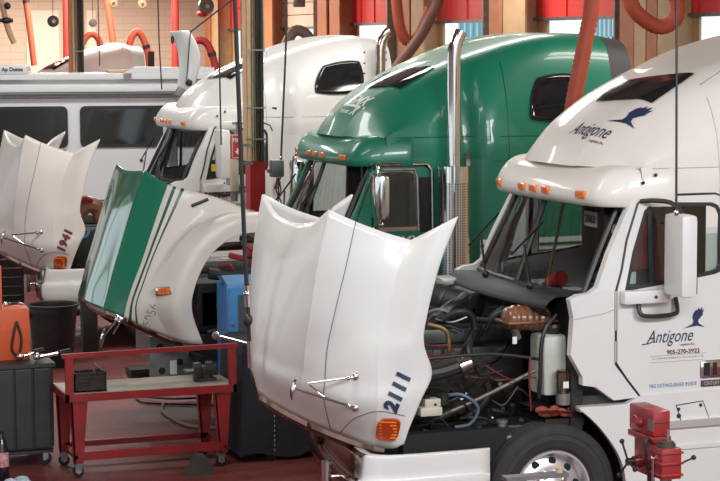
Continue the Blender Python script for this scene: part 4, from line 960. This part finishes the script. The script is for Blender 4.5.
# pods on its roof
P2 = thing('roof_pod', 'grey-white air conditioner housing with lettering at the left end of the motorhome roof', 'air conditioner', (4.9, 33.6, 3.35), ra)
MB().box((-.2, -.45, 0), (1.14, .45, .15), bev=.04).build('pod_shell', rvw, P2)
MB().box((.55, -.47, .07), (.66, -.452, .10)).build('pod_mark', navy, P2, smooth=False)
letters('lettering', 'Ap Dome', .085, planar((.90, -.456, .085), (1, 0, 0), (0, 0, 1)), navy, P2, bold=.003)
P3 = thing('roof_pod', 'low pale roof hatch on the motorhome roof, nearest the hanging panel', 'roof hatch', (7.7, 32.9, 3.34), ra)
MB().prism([(-.25, -.35, 0), (1.3, -.35, 0), (1.3, -.35, .10), (0, -.35, .12)], (0, .7, 0)).build('hatch_shell', rvw, P3, smooth=False)
tag(MB().box((0, 0, 0), (.35, .3, .05), bev=.015).build('roof_board', tan), 'flat tan board lying on the motorhome roof beside the hatch', 'board').location = (7.25, 32.9, 3.36)
tag(MB().lathe([(.03, 0), (.16, .01), (.17, .02), (.10, .045), (.001, .05)], 20).build('roof_vent', black), 'low dark round vent on the motorhome roof behind the tan board', 'vent').location = (7.5, 33.3, 3.36)

# ------------------------------------------------------------------ hanging panel, cords, reels
t = thing('suspended_fairing', 'pale curved body panel hung on cords between the motorhome and the white truck roof', 'panel', (7.05, 27.9, 3.075))
t.scale = (1.033, 1, 1.033)
G = []
for k, (x0, x1, z) in enumerate(((0.0, .25, .90), (.06, .33, .80), (.12, .41, .62), (.13, .42, .42), (.11, .36, .22), (.08, .30, .10), (.10, .22, .04))):
    G.append([(x0, .10, z+(.0 if k else 0)), ((x0+x1)/2, 0.0, z+.02), (x1, .05, z+.03)])
o = MB().grid(surf(G, 4, 4)).build('panel_skin', rvw, t); md = o.modifiers.new('s', 'SOLIDIFY'); md.thickness = .015
MB().box((0, -.08, .05), (.12, .02, .19), Matrix.Rotation(.5, 4, 'Y'), bev=.015).build('bracket', greymetal, t)
MB().ball((.23, -.06, .21), .05).build('bracket', darkmetal, t)
MB().ball((.02, 0, .80), .03, (.8, .8, 2)).build('bracket', darkmetal, t)
MB().box((.05, -.06, .0), (.28, .06, .12), Matrix.Rotation(.45, 4, 'Y'), bev=.02).build('lower_block', greymetal, t)
MB().tube([(.27, -.02, .90), (.20, -.04, .24)], .008, 5).tube([(.27, -.02, .90), (.77, 0, 1.27), (1.1, 0, 1.5)], .012, 6).build('rope', black, t)
def cord(pts, r, label, m=black, hook=None):
    o = MB().tube([Vector(p) for p in pts], r, 6).build('hanging_rope', m); tag(o, label, 'cord')
    if hook: MB().ball(hook, .02, (1, 1, 1.3)).build('cord_end', chrome, o)
cord([(6.97, 12.9, 6.7), (6.97, 12.9, 4.1), (6.985, 12.9, 2.63)], .009, 'thin cord hanging down to the top of the nearest white mirror', hook=(6.985, 12.9, 2.625))
cord([(6.9, 21.9, 6.7), (6.87, 21.9, 3.85), (6.80, 21.9, 2.56)], .012, 'thin black cord hanging over the plain white sleeper wall', hook=(6.80, 21.9, 2.55))
cord([(6.66, 24.0, 6.7), (6.67, 24.0, 3.6), (6.68, 24.0, 2.6)], .010, 'thin cord hanging in front of the white cab over its door mirror')
cord([(6.86, 28.0, 6.7), (6.90, 28.0, 3.9), (6.93, 28.0, 3.2)], .010, 'thin cord hanging left of the pale hanging panel')
cord([(8.6, 40, 6.7), (8.63, 40, 3.4)], .010, 'thin cord hanging before the block wall near the pale board')
t = thing('air_line', 'thin black air line with chrome couplings hanging down before the raised 2111 hood', 'air line', (4.15, 14.35, 0))
MB().tube([(-.10, 0, 6.7), (-.04, 0, 4.2), (.02, 0, 2.2), (.03, 0, 2.03)], .017, 10).tube([(.035, 0, 1.93), (.045, 0, 1.62)], .015, 10).build('tube', black, t)
MB().tube([(.03, 0, 2.06), (.035, 0, 1.90)], .024, 10).tube([(.045, 0, 1.64), (.05, 0, 1.44)], .019, 10).ball((.03, 0, 2.0), .03).build('coupling', chrome, t)
MB().ball((.035, 0, 1.80), .036, (1, 1, 1.4)).build('swivel', darkmetal, t)
def reel(x, y, z, label, m=greymetal, s=1.):
    t = thing('hanging_fitting', label, 'hanging fitting', (x, y, z))
    MB().lathe([(.001, -.05), (.10, -.05), (.13, -.02), (.13, .02), (.10, .05), (.001, .05)], 20, Matrix.Diagonal((s, s, s, 1)) @ Matrix.Rotation(PI/2, 4, 'X')).build('drum', m, t)
    MB().cyl((0, -.08*s, 0), (0, -.05*s, 0), .045*s, n=12).build('hub', chrome, t)
    MB().tube([(0, 0, .1*s), (0, 0, 6.7-z)], .008, 5).build('cord', darkmetal, t)
reel(8.67, 45, 4.34, 'small black fitting hanging on a cord before the pale board', black)
reel(9.57, 45, 4.30, 'small hanging fitting just right of the brown left column', greymetal, .7)
reel(10.04, 45, 4.74, 'small tan fitting hanging at the top edge of the block wall', tan, .8)
reel(10.71, 45, 4.72, 'second small tan fitting at the top edge, nearest the dark red straight hose', tan, .8)
t = thing('cord_reel', 'grey and red round reel hanging beside the first red overhead door', 'reel', (11.39, 42, 4.62))
MB().lathe([(.001, -.08), (.16, -.08), (.18, 0), (.16, .08), (.001, .08)], 24, Matrix.Rotation(PI/2-.3, 4, 'X')).build('drum', greymetal, t)
MB().cyl((0, -.13, 0), (0, -.08, 0), .05, n=14).build('hub', chrome, t)
MB().ball((-.06, .04, -.15), .13, (1, 1, .6)).build('red_cover', red_plain, t)
t = thing('wall_box', 'grey square box with round dial hung before the white overhead door', 'box', (13.16, 41, 4.72))
MB().box((-.13, -.05, -.13), (.13, .05, .13), bev=.03).build('housing', greymetal, t); MB().cyl((0, -.08, .02), (0, -.05, .02), .07).build('dial', chrome, t)
t = thing('beam_clutter', 'dark metal valve fittings at the upper left edge', 'fitting', (6.70, 39.5, 4.3))
MB().ball((0, 0, .0), .09, (1.3, 1, .7)).ball((.02, 0, .28), .07).cyl((-.3, 0, 0), (.12, 0, 0), .04).build('valve_body', darkmetal, t)

# ------------------------------------------------------------------ red work bench on casters
t = thing('work_bench', 'red steel work bench on casters with an oily steel top', 'bench', (3.42, 17.5, 0))
L, Dp, H = 1.57, .65, .76
MB().box((0, 0, H-.07), (L, .03, H)).box((0, Dp-.03, H-.07), (L, Dp, H)).box((0, 0, H-.07), (.03, Dp, H)).box((L-.03, 0, H-.07), (L, Dp, H)).build('top_frame', redbench, t, smooth=False)
MB().box((.01, .01, H-.03), (L-.01, Dp-.01, H+.004)).build('bench_top', steelplate, t, smooth=False)
for i, (x, y) in enumerate(((.05, .02), (L-.2, .02), (.03, Dp-.08), (L-.22, Dp-.08))):
    z0 = .13; w0, w1 = .08, .15
    MB().prism([(x+.07-w0/2 if i % 2 else x+.02, y, z0), (x+.07+w0/2 if i % 2 else x+.02+w0, y, z0), (x+w1, y, H-.06), (x, y, H-.06)], (0, .012, 0)).prism([(x+.02+(.02 if i % 2 else 0), y, z0), (x+.02+(.02 if i % 2 else 0), y+.07, z0), (x, y+.09, H-.06), (x, y, H-.06)], (.012, 0, 0)).build('leg', redbench, t, smooth=False)
    c = (x+.06, y+.04)
    cs = MB().box((c[0]-.035, c[1]-.03, .10), (c[0]+.035, c[1]+.03, .135)).box((c[0]-.03, c[1]-.028, .045), (c[0]+.03, c[1]-.022, .11)).box((c[0]-.03, c[1]+.022, .045), (c[0]+.03, c[1]+.028, .11)).build('caster', greymetal, t, smooth=False)
    MB().cyl((c[0], c[1]-.018, .05), (c[0], c[1]+.018, .05), .05, n=20).build('caster_wheel', blackm, cs)
    MB().cyl((c[0], c[1]-.03, .05), (c[0], c[1]+.03, .05), .018, n=10).build('axle', chrome, cs)
MB().box((.10, .0, .16), (L-.12, .06, .235)).box((.10, Dp-.08, .17), (L-.12, Dp-.02, .22)).box((.07, .02, .17), (.12, Dp-.04, .2)).box((L-.14, .02, .17), (L-.10, Dp-.04, .2)).build('stretcher', redbench, t, smooth=False)
MB().box((0, 0, H), (.07, .035, H+.34)).build('rail_post', redbench, t, smooth=False)
MB().box((L-.07, 0, H), (L, .035, H+.36)).build('rail_post', redbench, t, smooth=False)
MB().box((-.02, -.005, 1.085), (L+.02, .035, 1.125), Matrix.Rotation(-.008, 4, 'Y')).build('top_rail', redbench, t, smooth=False)
# things on the bench
t = thing('parts_tray', 'dark greasy open metal tray at the left end of the red bench', 'tray', (3.51, 17.56, .766))
MB().box((0, 0, 0), (.29, .20, .012)).box((0, 0, 0), (.29, .01, .17)).box((0, .19, 0), (.29, .2, .17)).box((0, 0, 0), (.01, .2, .17)).box((.28, 0, 0), (.29, .2, .17)).build('tray_body', darkmetal, t, smooth=False)
MB().tube([(.2, .1, .15), (.2, .1, .24), (.27, .1, .17)], .01, 6).build('tray_handle', greymetal, t)
t = thing('bench_vise', 'dark iron bench vise on the right end of the red bench', 'vise', (4.78, 17.78, .765))
MB().box((-.08, -.06, 0), (.08, .06, .03)).cyl((0, 0, .03), (0, 0, .06), .06, n=16).box((-.05, -.05, .05), (.10, .05, .14), bev=.01).build('vise_base', darkmetal, t)
MB().box((-.12, -.045, .0), (-.05, .045, .17), bev=.008).build('front_jaw', darkmetal, t); MB().box((.0, -.045, .12), (.06, .045, .17), bev=.008).build('rear_jaw', darkmetal, t)
MB().cyl((-.20, 0, .10), (.02, 0, .10), .018).cyl((-.19, -.07, .10), (-.19, .07, .10), .008).build('screw', greymetal, t)
t = thing('torque_wrench', 'chrome ratchet wrench laid across the right end of the red bench rail', 'wrench', (4.80, 17.49, 1.17))
MB().tube([(0, 0, .05), (.25, .02, -.03), (.34, .02, -.06)], .012, 8).build('shaft', chrome, t); MB().ball((0, 0, .05), .038, (1, .7, 1)).cyl((-.0, -.03, .05), (-.03, -.03, .08), .022).build('head', chrome, t)

# ------------------------------------------------------------------ black ribbed cart and tool boxes at left
t = thing('tool_cart', 'black ribbed plastic tool cart on casters at the left edge', 'cart', (2.85, 18.15, 0))
b = MB()
b.box((-.45, 0, .15), (.57, .72, .93))
for k in range(6): b.box((-.45+k*.17, -.025, .17), (-.295+k*.17, .002, .91), bev=.012)
for k in range(4): b.box((.57, .04+k*.17, .17), (.59, .15+k*.17, .91), bev=.008)
b.box((-.48, -.03, .92), (.60, .75, .955)).box((-.45, 0, .12), (.57, .72, .16)); b.build('cart_body', mat('charcoal_plastic', (.030, .032, .034), .5, dirt=.5, dscale=6, dcol=(.06, .06, .06)), t, smooth=False)
for x, y in ((.50, .06), (-.38, .06), (.50, .62), (-.38, .62)):
    c = MB().box((x-.02, y-.035, .06), (x+.03, y+.035, .125)).build('caster', chrome, t, smooth=False)
    MB().cyl((x, y-.02, .062), (x, y+.02, .062), .062, n=20).build('caster_wheel', blackm, c); MB().cyl((x, y-.024, .062), (x, y+.024, .062), .02).build('axle', chrome, c)
t = thing('metal_toolbox', 'orange red steel toolbox standing on the black cart', 'toolbox', (2.85, 18.40, .957))
MB().box((-.4, 0, 0), (.42, .30, .48), bev=.006).build('box_body', orange, t)
MB().box((-.4, -.01, .48), (.17, .02, .88), Matrix.Identity(4)).build('lid', orange, t, smooth=False)
MB().tube(cr([(.30, -.01, .36), (.27, -.02, .25), (.25, -.02, .10), (.31, -.02, .05), (.34, -.02, .2), (.30, -.01, .36)], 5), .012, 6).build('strap', black, t)
for k, (x, y, dx, dy, l, c_, lb) in enumerate(((3.30, 18.22, .35, .10, .22, chrome, 'chrome ratchet with black grip lying on the black cart, nearest the bench'), (3.16, 18.3, .35, .25, .18, chrome, 'short chrome ratchet lying by the orange toolbox foot'))):
    t = thing('ratchet', lb, 'wrench', (x, y, .975))
    d = Vector((dx, dy, 0)).normalized(); MB().tube([(0, 0, .02), d*l+Vector((0, 0, .04))], .014, 8).ball((0, 0, .03), .035).build('ratchet_body', c_, t)
    MB().tube([d*l+Vector((0, 0, .04)), d*(l+.12)+Vector((0, 0, .05))], .028, 10).build('grip', black, t)
t = thing('wrench_pile', 'chrome socket handles lying inside the lid of the orange toolbox', 'tools', (3.12, 18.5, 1.440))
MB().tube([(-.05, 0, .02), (.1, .05, .03)], .014, 7).tube([(.0, .1, .02), (.12, .0, .02)], .012, 7).ball((-.05, 0, .025), .025).build('handle', chrome, t)
t = thing('bottle', 'dark bottle with red and white label at the lower left corner', 'bottle', (2.86, 17.62, 0))
MB().lathe([(.001, 0), (.055, 0), (.062, .02), (.062, .30), (.035, .37), (.022, .41), (.022, .45), (.001, .455)], 24).build('bottle_body', mat('dark_bottle', (.012, .01, .02), .15, coat=.6), t)
MB().lathe([(.0635, .14), (.0635, .27)], 24).build('bottle_label', mat('label_red', (.5, .03, .04), .5, dirt=.9, dscale=15, dcol=(.7, .7, .7)), t)
o = MB(); 
for k in range(9): o.ball((random.uniform(-.07, .09), random.uniform(-.06, .06), .02+random.uniform(0, .03)), random.uniform(.03, .05), (1.3, 1, .7), 9)
o = tag(o.build('shop_cloth', mat('blue_white_cloth', (.25, .36, .50), .85, dirt=.9, dscale=25, dcol=(.8, .8, .8))), 'crumpled blue and white cloth at the foot of the dark bottle', 'cloth'); o.location = (2.93, 17.40, .0)

# trash can, stand, far chest
t = thing('trash_can', 'round black plastic trash can behind the black cart', 'trash can', (4.52, 23.85, 0))
MB().lathe([(.001, .0), (.22, .0), (.235, .03), (.285, .66), (.30, .66), (.30, .72), (.325, .73), (.325, .75), (.30, .755), (.285, .74), (.275, .6), (.21, .04), (.001, .04)], 40).build('can_body', black, t, ang=30)
for s in (1, -1): MB().box((s*.29-.03, -.07, .60), (s*.29+.03, .07, .68), bev=.01).build('grip', black, t)
t = thing('jack_stand', 'narrow black upright metal stand beside the trash can', 'stand', (5.12, 24.6, 0))
MB().box((-.10, -.08, .03), (.09, .08, .70), bev=.01).box((-.14, -.14, 0), (.14, .14, .03)).build('upright', black, t); MB().box((-.12, -.1, .64), (.12, .1, .72), bev=.01).build('head', black, t)
t = thing('tool_chest', 'black tool chest with chrome drawer edges beyond the 1941 hood', 'tool chest', (4.3, 28.6, 0))
MB().box((-.5, 0, .14), (.72, .6, 1.0), bev=.01).build('chest_body', black, t)
for k in range(6):
    d = MB().box((-.48, -.012, .18+k*.13), (.70, .0, .29+k*.13)).build('drawer', black, t, smooth=False); MB().box((-.47, -.03, .275+k*.13), (.69, -.012, .29+k*.13)).build('drawer_pull', chrome, d, smooth=False)
for x in (-.4, .62):
    for y in (.1, .5): MB().cyl((x, y-.02, .07), (x, y+.02, .07), .07, n=16).build('caster', blackm, t)
# low dark equipment in shadow between the far trucks
t = thing('floor_jack', 'low black trolley jack standing under the raised green striped hood', 'jack', (5.6, 22.4, 0))
MB().box((-.5, -.15, .06), (.5, .15, .16), bev=.02).box((.2, -.1, .14), (.4, .1, .3), bev=.02).build('jack_frame', black, t)
MB().tube([(.4, 0, .2), (.9, 0, .55)], .02, 8).build('jack_handle', greymetal, t)
for x in (-.42, .42): MB().cyl((x, -.17, .06), (x, .17, .06), .06, n=14).build('jack_wheel', darkmetal, t)

# blue cabinet, covered cart, chock, floor hose
t = thing('parts_cabinet', 'blue steel cabinet with a glazed door behind the 2111 hood', 'cabinet', (5.17, 18.42, 0))
MB().box((0, 0, .05), (.5, .38, 1.56), bev=.005).build('cabinet_body', blue, t)
MB().prism([(0, 0, 1.56), (.5, 0, 1.56), (.5, .2, 1.63), (0, .2, 1.63)], (0, .15, -.02)).build('cabinet_top', blue, t, smooth=False)
d = obj('door', panel(rnd(.01, .48, .80, 1.53, .01), [rnd(.10, .40, .92, 1.46, .02)], lambda z: .0, -.015, -1), blue, t, smooth=False)
MB().box((.09, -.004, .91), (.41, .0, 1.47)).build('door_glass', mat('smoky_glass', (.10, .13, .17), .15, coat=.5, dirt=.5, dscale=5, dcol=(.03, .03, .04)), d, smooth=False)
MB().cyl((.05, -.04, 1.18), (.05, 0, 1.18), .014).build('knob', chrome, d)
MB().box((-.01, -.02, .0), (.02, .01, .8)).box((.48, -.02, 0), (.51, .01, .8)).build('cabinet_leg', blue, t, smooth=False)
t = thing('covered_cart', 'cart on casters draped in black canvas under the 2111 hood', 'cart', (5.08, 17.62, 0))
zz = np.linspace(.06, 1.10, 10); ring = [(0, 0), (.15, -.03), (.3, .01), (.5, -.02), (.7, .02), (.95, -.01), (1.2, 0), (1.23, .3), (1.2, .65), (.8, .68), (.4, .65), (0, .67), (-.02, .35)]
G = []
for z in zz:
    s = 1+.05*(1.1-z); row = []
    for k, (x, y) in enumerate(ring+[ring[0]]): row.append((.6+(x-.6)*s, .33+(y-.33)*s+.012*math.sin(k*2.1+z*3), z+(.03*math.sin(k*1.7) if z < .1 else 0)))
    G.append(row)
G.append([(.6+(p[0]-.6)*.9, .33+(p[1]-.33)*.9, 1.13) for p in G[-1]]); G.append([(.6, .33, 1.14)]*len(G[-1]))
MB().grid(surf(G, 1, 3)).build('canvas_cover', cloth, t, ang=70)
b = MB()
for k in range(20): b.box((.29, -.04, .10+k*.045), (.296, -.034, .12+k*.045))
b.build('stitching', greyl, t, smooth=False)
for x, y in ((.28, .02), (1.0, .05), (.15, .6), (1.0, .6)): MB().cyl((x, y-.02, .05), (x, y+.02, .05), .05, n=14).build('caster', blackm, t)
tag(MB().prism([(-.13, 0, 0), (.13, 0, 0), (.05, 0, .17), (-.02, 0, .17)], (0, .18, 0)).build('wheel_chock', mat('sooty_concrete', (.07, .065, .06), .8, dirt=.5), smooth=False), 'dark wedge wheel chock on the floor at the right foot of the red bench', 'wheel chock').location = (4.58, 17.22, 0)
b = MB(); b.tube(cr([(5.15, 20.9, .02), (5.0, 20.4, .02), (4.98, 20.0, .02), (5.02, 19.6, .02), (5.15, 19.35, .02), (5.5, 19.3, .02), (5.9, 19.5, .02)], 8), .016, 8)
tag(b.build('floor_hose', mat('tan_hose', (.32, .18, .12), .6)), 'tan air hose curving over the red floor behind the bench', 'hose')
b = MB(); b.tube(cr([(5.9, 20.3, .02), (5.4, 20.6, .02), (4.95, 20.9, .02), (5.0, 21.4, .02), (5.5, 21.4, .02), (5.7, 21.0, .03), (5.3, 20.9, .04), (5.0, 21.2, .03)], 8), .014, 8)
tag(b.build('floor_cable', black), 'loops of black cable on the floor under the striped hood', 'cable')

# ------------------------------------------------------------------ drill press in the foreground
DX, DY, DZ = 5.80, 11.0, 0
t = thing('drill_press', 'worn red pedestal drill press standing before the white truck door', 'drill press', (5.73, 10.68, 0))
def wb(mb, x0, x1, y0, y1, z0, z1, bev=.008): return mb.box((x0-5.73, y0-10.68, z0), (x1-5.73, y1-10.68, z1), bev=bev)
hd = wb(MB(), 5.695, 5.812, 10.78, 11.10, 1.465, 1.625, .012).build('belt_cover', redpaint, t, label='red belt cover')
MB().box((-.0365, .10, 1.50), (-.034, .17, 1.57)).build('name_plate', greymetal, hd, smooth=False)
MB().box((-.03, .099, 1.545), (.07, .10, 1.552)).build('cover_seam', darkmetal, hd, smooth=False)
wb(MB(), 5.685, 5.825, 10.79, 11.10, 1.425, 1.463, .006).build('head_flange', redpaint, t)
wb(MB(), 5.72, 5.81, 10.86, 11.08, 1.20, 1.425, .012).build('head_casting', redpaint, t)
MB().cyl((0, .28, 1.285), (-.075, .28, 1.285), .034, n=18).cyl((-.03, .28, 1.285), (-.045, .28, 1.285), .042, n=18).build('feed_hub', redpaint, t)
b = MB(); b.cyl((-.07, .28, 1.285), (-.12, .28, 1.285), .024, n=14)
for a in (1.2, 3.3, 5.4):
    c = Vector((-.11, .28, 1.285)); e = c+Vector((-.02, math.cos(a)*.13, math.sin(a)*.13)); b.tube([c, e], .007, 7); b.ball(e, .016)
b.build('feed_handle', black, t)
mo = wb(MB(), 5.665, 5.80, 10.61, 10.78, 1.235, 1.425, .012)
for z in (1.255, 1.325, 1.39): wb(mo, 5.657, 5.808, 10.60, 10.79, z, z+.014, .003)
mo.build('column_clamp', redpaint, t, label='red column clamp body')
MB().cyl((0, 0, 1.425), (0, 0, 1.445), .058, n=28).cyl((0, 0, 1.445), (0, 0, 1.458), .048, n=28).build('collar', mat('grimy_collar', (.10, .09, .07), .5, .5, dirt=.6), t)
MB().cyl((.01, 0, 1.45), (.01, 0, 1.53), .008).build('stud', greymetal, t)
MB().cyl((0, 0, .03), (0, 0, 1.24), .036, n=22).build('pillar', greymetal, t)
MB().box((-.18, -.15, 0), (.18, .40, .04), bev=.01).build('foot', darkmetal, t)
MB().tube(cr([(-.03, .12, 1.43), (-.07, .10, 1.46), (-.09, .09, 1.43), (-.085, .09, 1.33), (-.06, .09, 1.2), (-.05, .09, .9)], 6), .010, 8).build('power_cord', black, t)
MB().cyl((.03, .25, 1.12), (.03, .25, 1.20), .025).cyl((.03, .25, 1.06), (.03, .25, 1.12), .016).build('chuck', chrome, t)
MB().cyl((-.075, .02, 1.22), (-.075, .02, 1.36), .009).ball((-.075, .02, 1.355), .016).cyl((-.085, .02, 1.36), (-.04, .02, 1.36), .014).build('lever_rod', chrome, t)
MB().tube([(.07, .02, 1.295), (.20, .03, 1.335)], .006, 7).ball((.205, .03, 1.337), .016).build('lock_lever', black, t)
MB().tube([(-.04, .26, 1.53), (-.075, .28, 1.575)], .009, 7).ball((-.04, .26, 1.53), .03).build('belt_lever', redpaint, t)
# low bench corner with a fitting in front of the wheel
t = thing('steel_bar', 'grey steel bar with a bolt along the lower edge before the chrome wheel', 'bar', (4.90, 11.2, 0))
MB().box((0, -.03, 1.17), (.42, .06, 1.195)).build('bar', greymetal, t, smooth=False)
MB().cyl((.37, .01, 1.195), (.37, .01, 1.225), .024, n=8).build('bolt', tan, t)
MB().box((.02, -.02, 0), (.07, .04, 1.17)).build('bar_post', greymetal, t, smooth=False)

# ------------------------------------------------------------------ outside
for (y0, y1, x, h, lb) in ((97.0, 102.2, 42, 11, 'blue-green glass office block outside, seen over the green truck stack'), (82.7, 85.4, 42, 11, 'pale blue glass building outside beyond the third opening from the right')):
    t = thing('office_building', lb, 'building', (x, y0, -.05))
    MB().box((0, 0, 0), (.6, y1-y0, h)).build('facade', mat('teal_glass_facade', (.10, .36, .42), .3, dirt=.5, dscale=.8, dcol=(.25, .55, .6)), t, smooth=False)
    b = MB()
    for k in range(7): b.box((-.1, (y1-y0)*k/6-.08, 0), (0, (y1-y0)*k/6+.08, h))
    for k in range(9): b.box((-.1, 0, k*1.3), (0, y1-y0, k*1.3+.15))
    b.build('mullion', mat('pale_mullion', (.5, .65, .7), .5), t, smooth=False)
